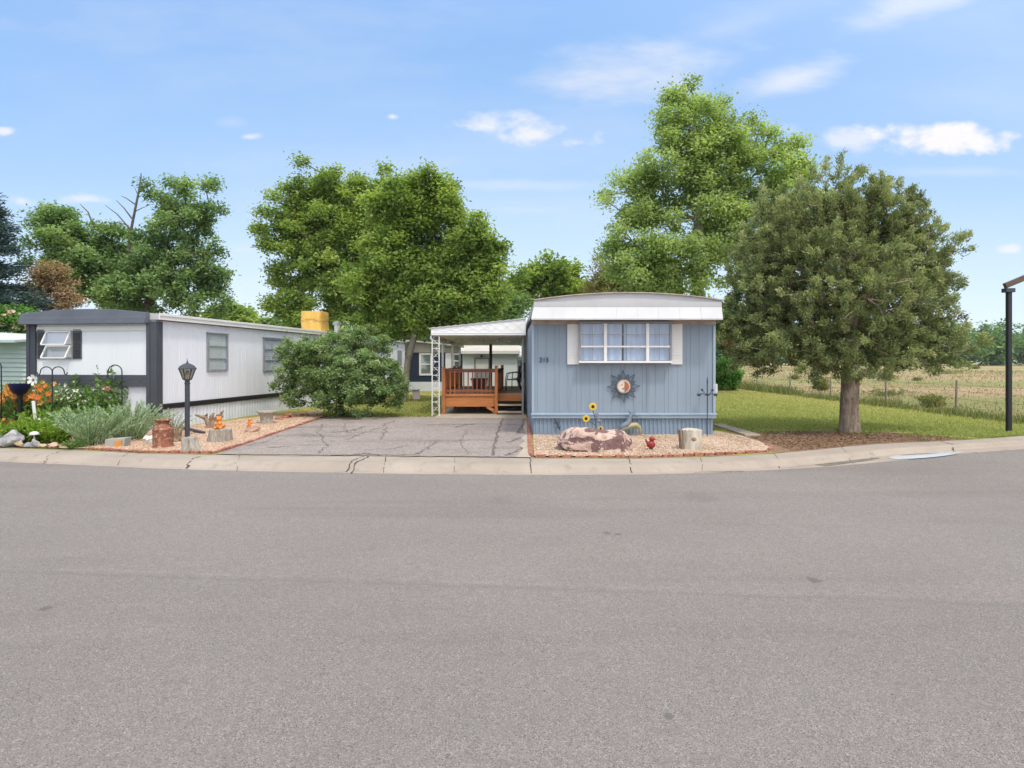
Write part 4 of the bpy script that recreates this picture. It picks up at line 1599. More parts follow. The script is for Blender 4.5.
def figurine(name, label, c, h, mat, seed):
    """small seated clay animal: haunches, chest, head, ears, arms, tail in one skin"""
    root = thing(name, label, 'figurine', c)
    x, y, z = c
    mb = MB()
    mb.ball((x, y, z + .24 * h), (.30 * h, .26 * h, .25 * h), 14, 10)
    mb.ball((x, y - .03 * h, z + .48 * h), (.22 * h, .19 * h, .22 * h), 14, 10)
    mb.ball((x, y - .05 * h, z + .77 * h), (.20 * h, .19 * h, .19 * h), 14, 10)
    mb.ball((x, y - .22 * h, z + .73 * h), (.09 * h, .09 * h, .075 * h), 10, 8)
    for s in (-1, 1):
        mb.ball((x + s * .14 * h, y - .02 * h, z + .93 * h), (.06 * h, .04 * h, .07 * h), 8, 6)
        mb.tube([(x + s * .19 * h, y - .06 * h, z + .56 * h), (x + s * .2 * h, y - .19 * h, z + .42 * h), (x + s * .07 * h, y - .24 * h, z + .42 * h)], [.07 * h, .06 * h, .05 * h], 8)
        mb.tube([(x + s * .2 * h, y - .1 * h, z + .14 * h), (x + s * .2 * h, y - .3 * h, z + .07 * h)], [.11 * h, .07 * h], 8)
    mb.tube([(x + .2 * h, y + .2 * h, z + .1 * h), (x + .34 * h, y + .18 * h, z + .2 * h), (x + .36 * h, y + .15 * h, z + .34 * h)], [.06 * h, .07 * h, .04 * h], 8)
    o = mb.build('body', mat, root, smooth=True)
    md = o.modifiers.new('join_volumes', 'REMESH'); md.mode = 'VOXEL'; md.voxel_size = h * .028; md.use_smooth_shade = True
    for s in (-1, 1):
        mb = MB()
        mb.ball((x + s * .075 * h, y - .225 * h, z + .82 * h), .022 * h, 6, 5)
        mb.build('eye', M['seed'], root)
    mb = MB()
    mb.ball((x, y - .305 * h, z + .75 * h), .028 * h, 6, 5)
    mb.build('nose', M['seed'], root)
    return root


figurine('animal_figurine', 'orange clay animal figurine sitting on the grey stump near the lamp', (s2.x - .02, s2.y, .275), .29, M['orange_cer'], 1)
rk = G(252.5, 433)
rock('garden_rock', 'flat pinkish tan rock carrying the smaller orange figurine', (rk.x, rk.y, .0), (.52, .34, .21), M['rock_pink'], 21)
figurine('animal_figurine', 'smaller orange clay figurine on the flat rock by the grey pedestal', (rk.x - .06, rk.y, .17), .2, M['orange_cer'], 2)
o = rock('garden_rock', 'pale quartz rock half hidden behind the rusty milk can', tuple(G(150, 444.5)), (.3, .24, .26), M['rock_white'], 25)


def driftwood(name, label, base, arms, mat, r):
    root = thing(name, label, 'driftwood', base)
    mb = MB()
    b = Vector(base)
    for a in arms:
        pts = [b] + [b + Vector(q) for q in a]
        n = len(pts)
        # resample with crooks
        fine = []
        rr = random.Random(int(sum(abs(v) for q in a for v in q) * 1000))
        for i in range(n - 1):
            for k in range(3):
                t = k / 3
                p = pts[i].lerp(pts[i + 1], t)
                fine.append(p + Vector((rr.gauss(0, .012), rr.gauss(0, .012), rr.gauss(0, .012))))
        fine.append(pts[-1])
        m = len(fine)
        mb.tube(fine, [r * (1 - .9 * i / (m - 1)) * rr.uniform(.75, 1.2) + .006 for i in range(m)], 8)
    mb.build('root_wood', mat, root, smooth=True)
    return root


dw = G(213, 428.5)
driftwood('driftwood_root', 'weathered forked driftwood root with spreading horns by the white skirting', dw,
          [[(-.1, 0, .16), (-.26, 0, .30), (-.46, -.02, .36)], [(.03, 0, .18), (.13, .02, .33), (.27, .02, .46)], [(-.05, 0, .2), (-.02, 0, .34), (.04, 0, .4)],
           [(.05, .05, .12), (.2, .05, .26), (.22, .04, .36)], [(-.06, .05, .14), (-.2, .03, .3), (-.16, .02, .38)], [(.1, -.1, .03), (.18, -.14, 0)], [(-.1, -.08, .03), (-.16, -.12, 0)]],
          M['driftwood'], .11)
dw2 = G(176, 443)
driftwood('driftwood_root', 'knotty brown root leaning beside the rusty milk can', dw2,
          [[(-.06, .02, .14), (-.08, 0, .3)], [(.05, 0, .12), (.1, 0, .27), (.16, .02, .33)], [(.1, -.02, .08), (.18, -.02, .14)], [(0, .02, .16), (.03, .02, .34)], [(-.1, 0, .05), (-.14, 0, .16)]],
          M['driftwood'], .09)
mb = MB()
a, b = G(181, 429.5), G(203.5, 435)
mb.bar(a + Vector((0, 0, .05)), b + Vector((0, 0, .05)), .09, .07)
tag(mb.build('timber', M['charcoal'], bevel=.01), 'dark narrow timber lying on tan gravel behind the lamp post', 'timber')

# rusty milk can
cc = G(163, 448)
can = thing('milk_can', 'rusty old milk can with flared lid on the tan gravel', 'milk can', cc)
mb = MB()
mb.lathe([(.185, -.02), (.192, .02), (.186, .035), (.186, .36), (.192, .375), (.186, .39), (.12, .475), (.105, .49), (.105, .53)], cc, 32)
mb.build('body', M['rust'], can, smooth=True, autos=40)
mb = MB()
mb.lathe([(.106, .53), (.15, .555), (.155, .575), (.14, .58), (.13, .565), (.03, .56)], cc, 32)
mb.build('lid', M['rust'], can, smooth=True, autos=40)
for s in (-1, 1):
    mb = MB()
    mb.tube([(cc.x + s * .15, cc.y, .44), (cc.x + s * .215, cc.y, .47), (cc.x + s * .2, cc.y, .53), (cc.x + s * .11, cc.y, .52)], .012, 8)
    mb.build('handle', M['rust'], can, smooth=True)

# paver with orange face
pc = G(113.5, 448)
pv = thing('paver_block', 'grey stone paver block with an orange stained face by the silvery plants', 'paver', pc)
mb = MB()
mb.box(pc.x - .19, pc.x + .19, pc.y, pc.y + .22, -.02, .17)
for i in range(len(mb.v)):
    x, y, z = mb.v[i]
    if z > .1:
        mb.v[i] = (x + (.03 if x > pc.x else 0), y + .02, z + (.03 if x > pc.x else 0))
mb.build('block', M['paver'], pv, bevel=.012)
mb = MB()
mb.prism([(pc.x + .02, .01), (pc.x + .16, .0), (pc.x + .17, .15), (pc.x + .12, .165), (pc.x + .03, .14)], pc.y - .012, pc.y + .01)
mb.build('stained_face', M['terr_orange'], pv, bevel=.003)

# bricks by the bush
rr = random.Random(5)
for i, (px, py, yaw, z, txt) in enumerate(((279, 420.5, .3, .04, 'red brick lying nearest the grey pedestal'), (285, 419, -.2, .04, 'red brick lying second from the grey pedestal'),
                                         (291, 418.2, .1, .04, 'red brick lying third from the grey pedestal, midway to the bush'),
                                         (298, 417.4, -.35, .04, 'red brick lying fourth from the grey pedestal'), (304, 416.6, .15, .04, 'red brick lying closest to the bush'),
                                         (288, 418.6, .5, .11, 'red brick resting askew on top of the row of bricks'))):
    p = G(px, py)
    t = bpy.data.objects.new('brick', None)
    bpy.data.objects.remove(t)
    mb = MB()
    mb.box(-.11, .11, -.055, .055, -.035, .035)
    o = mb.build('brick', M['brick'], bevel=.008)
    o.location = (p.x, p.y, z + .01)
    o.rotation_euler = (rr.uniform(-.05, .05), rr.uniform(-.08, .08), yaw)
    tag(o, txt + (', below the white skirting' if 'skirting' not in txt else ''), 'brick', 'bricks by the skirting')

# ------------------------------------------------------------------ lamp post
lp = G(187.3, 438.5)
lx_, ly_ = lp.x, lp.y
lamp = thing('lamp_post', 'black yard lamp post with a tapered glass lantern on tan gravel', 'lamp post', (lx_, ly_, 0))
mb = MB()
mb.tube([(lx_, ly_, -.1), (lx_, ly_, PZ(379.5, ly_))], .052, 16)
mb.tube([(lx_, ly_, .0), (lx_, ly_, .05)], [.075, .06], 16)
mb.tube([(lx_, ly_, PZ(384, ly_)), (lx_, ly_, PZ(383, ly_))], [.062, .062], 16)
mb.build('post', M['charcoal'], lamp, smooth=True, autos=40)
zt_, zb_ = PZ(368.6, ly_), PZ(379.2, ly_)
rt_, rb_ = .168, .085
mb = MB()
def sq(r, z, rot=PI / 6):
    return [Vector((lx_ + r * math.cos(rot + PI / 3 * k), ly_ + r * math.sin(rot + PI / 3 * k), z)) for k in range(6)]
T, B = sq(rt_, zt_), sq(rb_, zb_)
for k in range(6):
    mb.tube([B[k], T[k]], .012, 6)
    mb.tube([B[k], B[(k + 1) % 6]], .012, 6)
    mb.tube([T[k], T[(k + 1) % 6]], .012, 6)
mb.lathe([(.05, zb_ - .03), (.09, zb_ - .01), (.085, zb_ + .005)], (lx_, ly_, 0), 16)
lan = mb.build('lantern', M['charcoal'], lamp)
mb = MB()
T2, B2 = sq(rt_ * .97, zt_), sq(rb_ * .97, zb_ + .01)
for k in range(6):
    j = (k + 1) % 6
    mb.add([B2[k], B2[j], T2[j], T2[k]], [(0, 1, 2, 3)])
mb.build('pane', m_glass('frosted_lantern_glass', (.75, .72, .64), .22), lan)
mb = MB()
mb.tube([(lx_, ly_, zb_ + .01), (lx_, ly_, zb_ + .06), (lx_, ly_, zb_ + .1), (lx_, ly_, zb_ + .18), (lx_, ly_, zb_ + .2)], [.02, .022, .045, .04, .01], 12)
mb.build('bulb', M['ivory'], lan, smooth=True)
mb = MB()
mb.lathe([(.21, zt_ - .015), (.215, zt_), (.17, zt_ + .06), (.10, zt_ + .10), (.04, zt_ + .12), (.02, zt_ + .14)], (lx_, ly_, 0), 6)
mb.build('hood', M['charcoal'], lan)
mb = MB()
mb.tube([(lx_, ly_, zt_ + .13), (lx_, ly_, zt_ + .15), (lx_, ly_, zt_ + .17), (lx_, ly_, zt_ + .23)], [.01, .02, .01, .003], 8)
mb.build('finial', M['charcoal'], lamp, smooth=True)

# ------------------------------------------------------------------ white mobile home (rotated)
TH = math.atan(.147)
WC = Vector((PX(157, 15.1), 15.1, 0))
wh = thing('mobile_home', 'white single-wide mobile home with charcoal trim left of the drive', 'mobile home', WC, -TH)
WW, WL, EZ = 3.69, 19.4, 2.77
mb = MB()
mb.ribbed((0, 0), (0, WL), .655, EZ, groove(WL, [.10, .10, .20], .006, .012), (1, 0))
mb.ribbed((-WW, 0), (-WW, WL), .655, EZ, groove(WL, [.2], .006, .012), (-1, 0))
mb.add([(-WW, WL, .5), (0, WL, .5), (0, WL, EZ), (-WW, WL, EZ)], [(0, 1, 2, 3)])
mb.build('side_siding', M['white_wall'], wh, local=True)
mb = MB()
mb.ribbed((-WW + .02, .0), (-.02, 0), 1.12, EZ, groove(WW - .04, [.41], .005, .01), (0, -1))
mb.build('end_siding', M['white_end'], wh, local=True)
mb = MB()
mb.ribbed((-.02, .0), (-.02, WL), -.08, .53, ribs(WL, .15, .014, .6), (1, 0))
mb.ribbed((-WW, .03), (-.01, .03), -.08, 1.14, groove(WW, [.3], .006, .012), (0, -1))
mb.build('skirting', M['white_skirt'], wh, local=True)
mb = MB()
mb.box(.002, .035, .175, WL, .515, .655)
mb.box(.035, .05, .175, WL, .60, .65)
mb.build('base_strip', M['black'], wh, local=True, bevel=.005)


def white_end_x(px):
    """local x on the end face seen at a pixel column"""
    k = (px - CX) / F
    c, s = math.cos(TH), math.sin(TH)
    # point = WC + t*(c,-s) ; x = k*y
    return (k * WC.y - WC.x) / (c + k * s)


def white_side_y(px):
    Y = 11.15 / (.147 + (512 - px) / 600)
    return (Y - 15.1) / math.cos(TH), Y


mb = MB()
for z0_, z1_ in ((PZ(386, 15.3), PZ(381.5, 15.3)), (PZ(380.8, 15.3), PZ(374.8, 15.3))):
    mb.box(white_end_x(37) , white_end_x(148), -.05 - .012 * (z0_ > 1.2), -.006, z0_, z1_)
mb.build('end_band', M['slate'], wh, local=True, bevel=.006)
# corner pilasters
xl0, xl1 = -WW - .02, white_end_x(37)
xr0 = white_end_x(148)
mb = MB()
mb.box(xl0, xl0 + .1, -.07, .1, .3, EZ - .02)
mb.box(xl0 + .102, xl1, -.055, .04, .3, EZ - .02)
mb.build('corner_column', M['charcoal'], wh, local=True, bevel=.006)
mb = MB()
mb.box(xr0, xr0 + .1, -.07, .02, .3, EZ - .02)
mb.box(xr0 + .103, -.04, -.055, .02, .3, EZ - .02)
mb.box(-.037, .03, -.065, .17, .3, EZ - .02)
mb.build('corner_column', M['slate'], wh, local=True, bevel=.006)
# roof
fx0, fx1 = white_end_x(20) + .17, white_end_x(147) + .1
mb = MB()
zt0 = EZ + .32
Ar = arch(-WW - .1, .12, EZ + .16, EZ + .265)
mb.prism(Ar + [(.12, EZ + .02), (-WW - .1, EZ + .02)], -.02, WL + .15)
mb.build('roof', M['roof_white'], wh, local=True)
mb = MB()
mb.box(.122, .15, -.1, WL + .17, EZ + .015, EZ + .17)
mb.box(.15, .17, -.1, WL + .17, EZ + .11, EZ + .175)
mb.build('gutter', M['white_metal'], wh, local=True, bevel=.005)
mb = MB()                                                   # stepped slate fascia over the end
zf0 = PZ(323.8, 15.2)
A1 = arch(fx0, fx1, PZ(313, 15.2), PZ(308.8, 15.2))
mb.prism(A1 + [(fx1, PZ(317.5, 15.2)), (fx0, PZ(317.5, 15.2))], -.16, -.03)
mb.box(fx0 + .004, fx1 - .004, -.19, -.03, PZ(320.6, 15.2), PZ(317.0, 15.2))
mb.box(fx0, fx1, -.22, -.03, zf0, PZ(320.6, 15.2))
mb.build('end_fascia', M['fascia'], wh, local=True, bevel=.008)
mb = MB()
mb.box(white_end_x(37.5), white_end_x(147), -.03, -.008, PZ(331, 15.4), PZ(326.3, 15.4))
mb.build('header_trim', M['cream'], wh, local=True)
# end window: two awning sashes pushed open, shutters
wa, wb = white_end_x(47.5), white_end_x(72.5)
zt_, zb_ = PZ(330.6, 15.5), PZ(358.6, 15.5)
mb = MB()
mb.box(wa - .04, wa, -.04, -.008, zb_, zt_)
mb.box(wb, wb + .04, -.04, -.008, zb_, zt_)
mb.box(wa, wb, -.04, -.008, zb_, zb_ + .04)
mb.box(wa, wb, -.04, -.008, zt_ - .04, zt_)
zm = (zt_ + zb_) / 2
mb.box(wa, wb, -.03, -.008, zm - .02, zm + .02)
w1 = mb.build('window', M['greyframe'], wh, local=True)
mb = MB()
mb.box(wa, wb, -.012, -.007, zb_ + .04, zt_ - .04)
mb.build('blind', M['blind'], w1, local=True)
for zz1, zz0 in ((zt_ - .03, zm - .02), (zm - .035, zb_ + .0)):
    mb = MB()
    hgt = zz1 - zz0
    out = .16
    sh = -.13                                                # sash swings out at its foot
    a, b = (wa + .02, -.045, zz1), (wb - .02, -.045, zz1)
    c, d = (wb - .02, -.045 - out, zz0 + .02), (wa + .02, -.045 - out, zz0 + .02)
    for p, q in ((a, b), (b, c), (c, d), (d, a)):
        mb.bar(p, q, .035, .035)
    sash = mb.build('sash', M['white_metal'], w1, local=True)
    mb = MB()
    mb.add([a, b, c, d], [(0, 1, 2, 3)])
    mb.build('pane', m_glass('awning_glass', (.85, .87, .9), .16), sash, local=True)
for p0, p1 in ((38.2, 45.6), (74, 82)):
    a, b = white_end_x(p0), white_end_x(p1)
    mb = MB()
    mb.box(a, b, -.03, -.006, zb_ - .01, zt_ + .03)
    z = zb_ + .04
    while z < zt_ - .04:
        mb.bar(((a + .03), -.036, z), ((b - .03), -.036, z), .018, .022, (0, -.6, 1))
        z += .036
    mb.build('shutter', M['slate'], wh, local=True)
# side windows
for (pa, pb, top, bot, kind) in ((206.5, 227, 333.3, 371, 0), (262.8, 287, 338.0, 371, 1)):
    ya, Ya = white_side_y(pa)
    yb2, Yb = white_side_y(pb)
    z1_, z0_ = PZ(top, Ya), PZ(bot, (Ya + Yb) / 2)
    mb = MB()
    mb.box(.004, .05, ya, ya + .06, z0_, z1_)
    mb.box(.004, .05, yb2 - .06, yb2, z0_, z1_)
    mb.box(.004, .05, ya + .06, yb2 - .06, z0_, z0_ + .05)
    mb.box(.004, .05, ya + .06, yb2 - .06, z1_ - .05, z1_)
    mb.box(.004, .07, ya - .02, yb2 + .02, z1_ + .002, z1_ + .03)
    for q in (1 / 3, 2 / 3):
        z = z0_ + (z1_ - z0_) * q
        mb.box(.01, .04, ya + .06, yb2 - .06, z - .012, z + .012)
    w = mb.build('window', M['greyframe'], wh, local=True)
    mb = MB()
    mb.add([(.022, ya + .06, z0_ + .05), (.022, yb2 - .06, z0_ + .05), (.022, yb2 - .06, z1_ - .05), (.022, ya + .06, z1_ - .05)], [(0, 1, 2, 3)])
    mb.build('pane', M['glass'], w, local=True)
    mb = MB()
    if kind == 0:
        mb.box(.006, .012, ya + .06, yb2 - .2, z0_ + .05, z1_ - .05)
    else:
        vs, fs = [], []
        for i in range(61):
            t = i / 60
            vs += [(.009 + .003 * math.sin(t * 80), ya + .06 + (yb2 - ya - .12) * t, z0_ + .05), (.009 + .003 * math.sin(t * 80), ya + .06 + (yb2 - ya - .12) * t, z1_ - .05)]
        fs = [(2 * i, 2 * i + 2, 2 * i + 3, 2 * i + 1) for i in range(60)]
        mb.add(vs, fs)
    mb.build('blind' if kind == 0 else 'curtain', M['blind'] if kind == 0 else M['sheer'], w, local=True)
# small window in the far end of the side
ya, Ya = white_side_y(397.5)
yb2, Yb = white_side_y(401.5)
mb = MB()
mb.box(.004, .03, ya, yb2, PZ(365, Ya), PZ(350.5, Ya))
mb.build('window', M['greyframe'], wh, local=True)
# tarp-covered roof cooler: stands on the roof
Yc = 25.3
cl = P(315, 330, Yc)
cool = thing('roof_cooler', 'yellow tarpaulin-wrapped evaporative cooler on the white home roof', 'cooler', (cl.x, Yc, EZ + .2), -TH)
mb = MB()
s = .45
zt_ = PZ(311.8, Yc) - (EZ + .2)
vs, fs = [], []
nz, nn = 8, 36
for i in range(nz + 1):
    z = zt_ * i / nz
    for k in range(nn):
        t = 2 * PI * k / nn
        q = (abs(math.cos(t)) ** 8 + abs(math.sin(t)) ** 8) ** (-1 / 8)
        f = 1 + .035 * math.sin(t * 9 + i) * (1 - i / nz) + .02 * mnoise.noise(Vector((t * 3, i * .8, 0)))
        if i == nz:
            f *= .97
        vs.append((s * q * math.cos(t) * f, s * q * math.sin(t) * f, z + .02 * mnoise.noise(Vector((t * 2, i, 4)))))
for i in range(nz):
    for k in range(nn):
        k2 = (k + 1) % nn
        fs.append((i * nn + k, i * nn + k2, (i + 1) * nn + k2, (i + 1) * nn + k))
fs.append(tuple(nz * nn + k for k in range(nn)))
mb.add(vs, fs)
mb.build('tarpaulin', M['yellow'], cool, smooth=True, autos=45, local=True)
mb = MB()
ro = [(s * 1.06 * math.cos(t) * (abs(math.cos(t)) ** 8 + abs(math.sin(t)) ** 8) ** (-1 / 8), s * 1.06 * math.sin(t) * (abs(math.cos(t)) ** 8 + abs(math.sin(t)) ** 8) ** (-1 / 8), zt_ * .55 + .05 * math.sin(3 * t)) for t in [2 * PI * k / 36 for k in range(37)]]
mb.tube(ro, .008, 6)
mb.build('rope', M['driftwood'], cool, local=True)
mb = MB()
mb.box(-s * 1.1, s * 1.1, -s * 1.1, s * 1.1, -.14, -.001)
mb.build('base_frame', M['white_metal'], cool, local=True)
vp = P(337, 330, 27.2)
vent = thing('roof_vent', 'white capped vent pipe on the roof beside the yellow cooler', 'vent', (vp.x, 27.2, EZ + .15))
mb = MB()
zt_ = PZ(321.3, 27.2)
mb.tube([(vp.x, 27.2, EZ), (vp.x, 27.2, zt_ - .12)], .12, 14)
mb.build('pipe', M['white_metal'], vent, smooth=True, autos=40)
mb = MB()
mb.lathe([(.14, zt_ - .17), (.19, zt_ - .14), (.19, zt_ - .05), (.1, zt_)], (vp.x, 27.2, 0), 16)
mb.build('cap', M['alu'], vent, smooth=True, autos=40)

# ------------------------------------------------------------------ mint neighbour at the left edge
ny = 18.2
nx1 = PX(30, ny)
mint = thing('mobile_home', 'mint green lap-sided home at the left edge behind the flowers', 'mobile home', (nx1 - 2, ny, 0))
mb = MB()
z = -.05
zt_ = PZ(341, ny)
vs, fs = [], []
lap = .135
while z < zt_:
    mb.add([(nx1 - 4.2, ny, z), (nx1, ny, z), (nx1, ny - .045, z), (nx1 - 4.2, ny - .045, z)], [(0, 1, 2, 3)])
    mb.add([(nx1 - 4.2, ny - .045, z), (nx1, ny - .045, z), (nx1, ny, z + lap), (nx1 - 4.2, ny, z + lap)], [(0, 1, 2, 3)])
    z += lap
mb.box(nx1 - 4.2, nx1 - .001, ny + .002, ny + 15, -.05, zt_)
mb.build('siding', M['mint'], mint)
mb = MB()
mb.prism(arch(nx1 - 4.35, nx1 + .02, PZ(334.5, ny), PZ(331.5, ny)) + [(nx1 + .02, zt_ + .01), (nx1 - 4.35, zt_ + .01)], ny - .12, ny + 15.1)
mb.build('roof', M['white_metal'], mint)
mb = MB()
ax = PX(18, ny - .5)
mb.prism([(ny - .62, PZ(342.5, ny - .6)), (ny - .62, PZ(340, ny - .6)), (ny - .03, zt_ + .06), (ny - .03, zt_ + .0)], nx1 - 3.4, ax, 'yz')
mb.build('awning', M['mint'], mint)

# ------------------------------------------------------------------ carport
CY = 18.75
cxl, cxr = PX(431, CY), X0 - .06
car = thing('carport', 'white metal carport awning on trellis posts beside the blue home', 'carport', ((cxl + cxr) / 2, CY, 0))
zb0 = PZ(335, CY)
zl, zr_ = PZ(328.2, CY), PZ(318.4, CY)
CYB = 31.0
mb = MB()
mb.add([(cxl, CY, zb0), (cxr, CY, zb0), (cxr, CY, zr_ - .02), (cxl, CY, zl - .02)], [(0, 1, 2, 3)])
mb.add([(cxl, CY + .03, zb0), (cxr, CY + .03, zb0), (cxr, CY + .03, zr_ - .02), (cxl, CY + .03, zl - .02)], [(0, 1, 2, 3)])
mb.add([(cxl, CY, zb0), (cxr, CY, zb0), (cxr, CY + .03, zb0), (cxl, CY + .03, zb0)], [(0, 1, 2, 3)])
# embossed zigzag on the gable sheet
xx = np.linspace(cxl + .1, cxr - .05, 9)
for i in range(8):
    a, b = xx[i], xx[i + 1]
    def ztop(x):
        return zl + (zr_ - zl) * (x - cxl) / (cxr - cxl) - .05
    zm_ = zb0 + .12
    up_, dn = (ztop(b), zm_) if i % 2 == 0 else (zm_, ztop(a))
    p, q = ((a, zm_), (b, ztop(b))) if i % 2 == 0 else ((a, ztop(a)), (b, zm_))
    mb.bar((p[0], CY - .004, p[1]), (q[0], CY - .004, q[1]), .02, .012, (0, -1, 0))
    p, q = ((a, ztop(a)), (b, zm_)) if i % 2 == 0 else ((a, zm_), (b, ztop(b)))
    mb.bar((p[0], CY - .003, p[1]), (q[0], CY - .003, q[1]), .02, .012, (0, -1, 0))
mb.box(cxl, cxr, CY - .012, CY - .002, zb0 + .06, zb0 + .075)
mb.build('gable_panel', M['carport_white'], car)
mb = MB()
n = 26
offs = []
for i in range(n + 1):
    t = i / n
    x = cxl - .06 + (cxr - cxl + .06) * t
    z = zl + (zr_ - zl) * t
    offs.append((x, z + (.02 if i % 2 else 0)))
mb.prism(offs + [(p[0], p[1] - .035) for p in reversed(offs)], CY - .03, CYB)
mb.build('roof_sheet', M['roof_white'], car)
mb = MB()
mb.box(cxl + .01, cxr - .01, CY + .035, CYB - .1, zb0 - .012, zb0 + .01)
mb.build('ceiling', M['carport_white'], car)
mb = MB()
mb.box(cxl - .03, cxl + .05, CY + .04, CYB, zb0 - .13, zb0 - .014)
mb.build('beam', M['white_metal'], car, bevel=.005)
mb = MB()                                                    # trellis front post with scrolls
tx0, tx1 = cxl + .03, cxl + .25
for x in (tx0, tx1):
    mb.box(x - .015, x + .015, CY + .04, CY + .07, -.02, zb0 - .014)
z = .05
k = 0
while z < zb0 - .15:
    pts = []
    for q in range(13):
        t = q / 12
        pts.append(((tx0 + tx1) / 2 + (.085 * math.sin(t * PI * 2)) * (1 if k % 2 else -1), CY + .058, z + .40 * t))
    mb.tube(pts, .0055, 6)
    for s in (-1, 1):
        cx_ = (tx0 + tx1) / 2 + s * .045
        mb.tube([(cx_ + .04 * math.cos(a), CY + .058, z + .2 + .05 * math.sin(a)) for a in [q * 2 * PI / 10 for q in range(11)]], .0045, 6)
    mb.box(tx0 + .02, tx1 - .02, CY + .05, CY + .066, z + .405, z + .425)
    z += .42
    k += 1
mb.build('trellis_post', M['white_metal'], car)
for Yp in (21.6, 25.2, 28.8):
    mb = MB()
    mb.box(cxl + .0, cxl + .07, Yp, Yp + .07, -.02, zb0 - .135)
    mb.build('post', M['white_metal'], car, bevel=.004)
mb = MB()
for xx_ in (cxr - .12,):
    mb.box(xx_, xx_ + .06, CY + .3, CY + .36, .03, zb0 - .014)
mb.build('wall_post', M['greyframe'], car)

# string of lights hanging from the carport ceiling
sl = thing('string_lights', 'thin string of lights looped under the carport ceiling above the deck', 'string lights', (-.9, CY + .5, zb0 - .03))
mb = MB()
pts = []
for i in range(61):
    t = i / 60
    pts.append((cxl + .3 + (cxr - cxl - .8) * t, CY + .6 + .4 * math.sin(t * 4), zb0 - .03 - .11 * abs(math.sin(t * PI * 4.5)) - .02))
mb.tube(pts, .008, 5)
mb.build('cable', M['driftwood'], sl)
for i in range(4, 60, 5):
    mb = MB()
    p = pts[i]
    mb.ball((p[0], p[1], p[2] - .03), (.02, .02, .028), 8, 6)
    mb.build('bulb', M['ivory'], sl, smooth=True)

# ------------------------------------------------------------------ deck
DY0, DY1 = 19.4, 25.6
dx0, dxm, dx1 = PX(443.6, DY0), PX(496.3, DY0), X0 - .12
FZ = PZ(394.2, DY0)
deck = thing('wooden_deck', 'orange stained wooden deck with railings and two steps under the carport', 'deck', ((dx0 + dx1) / 2, DY0, 0))
RT = PZ(369.4, DY0)
mb = MB()
y = DY0 + .02
k = 0
while y < DY1:
    mb.box(dx0, dxm + .02 if y < DY0 + .42 else dx1, y, y + .136, FZ - .035, FZ)
    y += .142
mb.build('floor', M['deck_floor'], deck)
mb = MB()
mb.box(dx0 - .02, dxm + .03, DY0 - .02, DY0 + .018, FZ - .40, FZ - .036)
mb.box(dx0 - .02, dx0 + .018, DY0 + .02, DY1, FZ - .40, FZ - .036)
mb.box(dx0 - .05, dxm + .03, DY0 - .06, DY0 - .022, FZ - .06, FZ + .004)
mb.box(dxm + .05, dx1, DY0 + .40, DY0 + .437, FZ - .24, FZ - .036)
mb.build('fascia_board', M['deck'], deck, bevel=.004)
mb = MB()
mb.bar((dxm - .3, DY0 - .0, FZ - .40), (dxm - .03, DY0 - .0, .12), .035, .1, (0, 0, 1))
mb.build('brace', M['deck'], deck)
def post(x, y, z0=-.0, z1=RT + .05, w=.095, m='deck_v'):
    mb = MB()
    mb.box(x - w / 2, x + w / 2, y - w / 2, y + w / 2, z0, z1)
    mb.box(x - w / 2 - .012, x + w / 2 + .012, y - w / 2 - .012, y + w / 2 + .012, z1 + .001, z1 + .025)
    return mb.build('post', M[m], deck, bevel=.005)
xb = PX(502.3, 21.6)
post(dx0 + .02, DY0 - .075)
post(dxm, DY0 - .075, z1=RT + .1)
post(xb, 21.6, FZ + .002, RT + .1, m='deck_dark')
post(dx0 + .05, 22.5, FZ + .002, m='deck_dark')
post(dx0 + .05, DY1 - .06, FZ + .002, m='deck_dark')
post(dx1 - .06, DY1 - .06, FZ + .002, m='deck_dark')
for x, y in ((dx0 + .3, DY0 + .9), (-1.2, DY0 + 1.5), (dxm - .05, DY0 + 2.0), (dx0 + .2, DY0 + 3)):
    mb = MB()
    mb.box(x - .05, x + .05, y - .05, y + .05, .02, FZ - .04)
    mb.build('pier', M['deck_dark'], deck)
def rail(a, b, name='rail', m='deck_dark', lower=True):
    a, b = Vector(a), Vector(b)
    mb = MB()
    mb.bar(a + Vector((0, 0, RT)), b + Vector((0, 0, RT)), .11, .04)
    mb.bar(a + Vector((0, 0, RT - .06)), b + Vector((0, 0, RT - .06)), .035, .075)
    mb.bar(a + Vector((0, 0, FZ + .11)), b + Vector((0, 0, FZ + .11)), .035, .08)
    mb.build(name, M[m], deck, bevel=.004)
    L = (b - a).length
    n = max(2, int(L / .135))
    d = (b - a) / n
    for k in range(1, n):
        c = a + d * k
        mb = MB()
        mb.box(c.x - .019, c.x + .019, c.y - .019, c.y + .019, FZ + .002, RT - .022)
        mb.build('baluster', M['deck_v' if c.x < dx0 + .4 else 'deck_dark'], deck)
rail((dx0 + .07, DY0 + .045, 0), (dxm - .05, DY0 + .045, 0))
rail((dx0 + .05, DY0 + .07, 0), (dx0 + .05, DY1 - .12, 0))
rail((dxm + .02, DY0 + .09, 0), (xb, 21.55, 0))
for i, (py, yy) in enumerate(((404.2, DY0 + .24), (411.2, DY0 - .06))):
    z = PZ(py, yy)
    mb = MB()
    mb.box(dxm + .055, dx1 - .06, yy - .16, yy + .14, z - .04, z)
    mb.build('step', M['tread'], deck, bevel=.006)
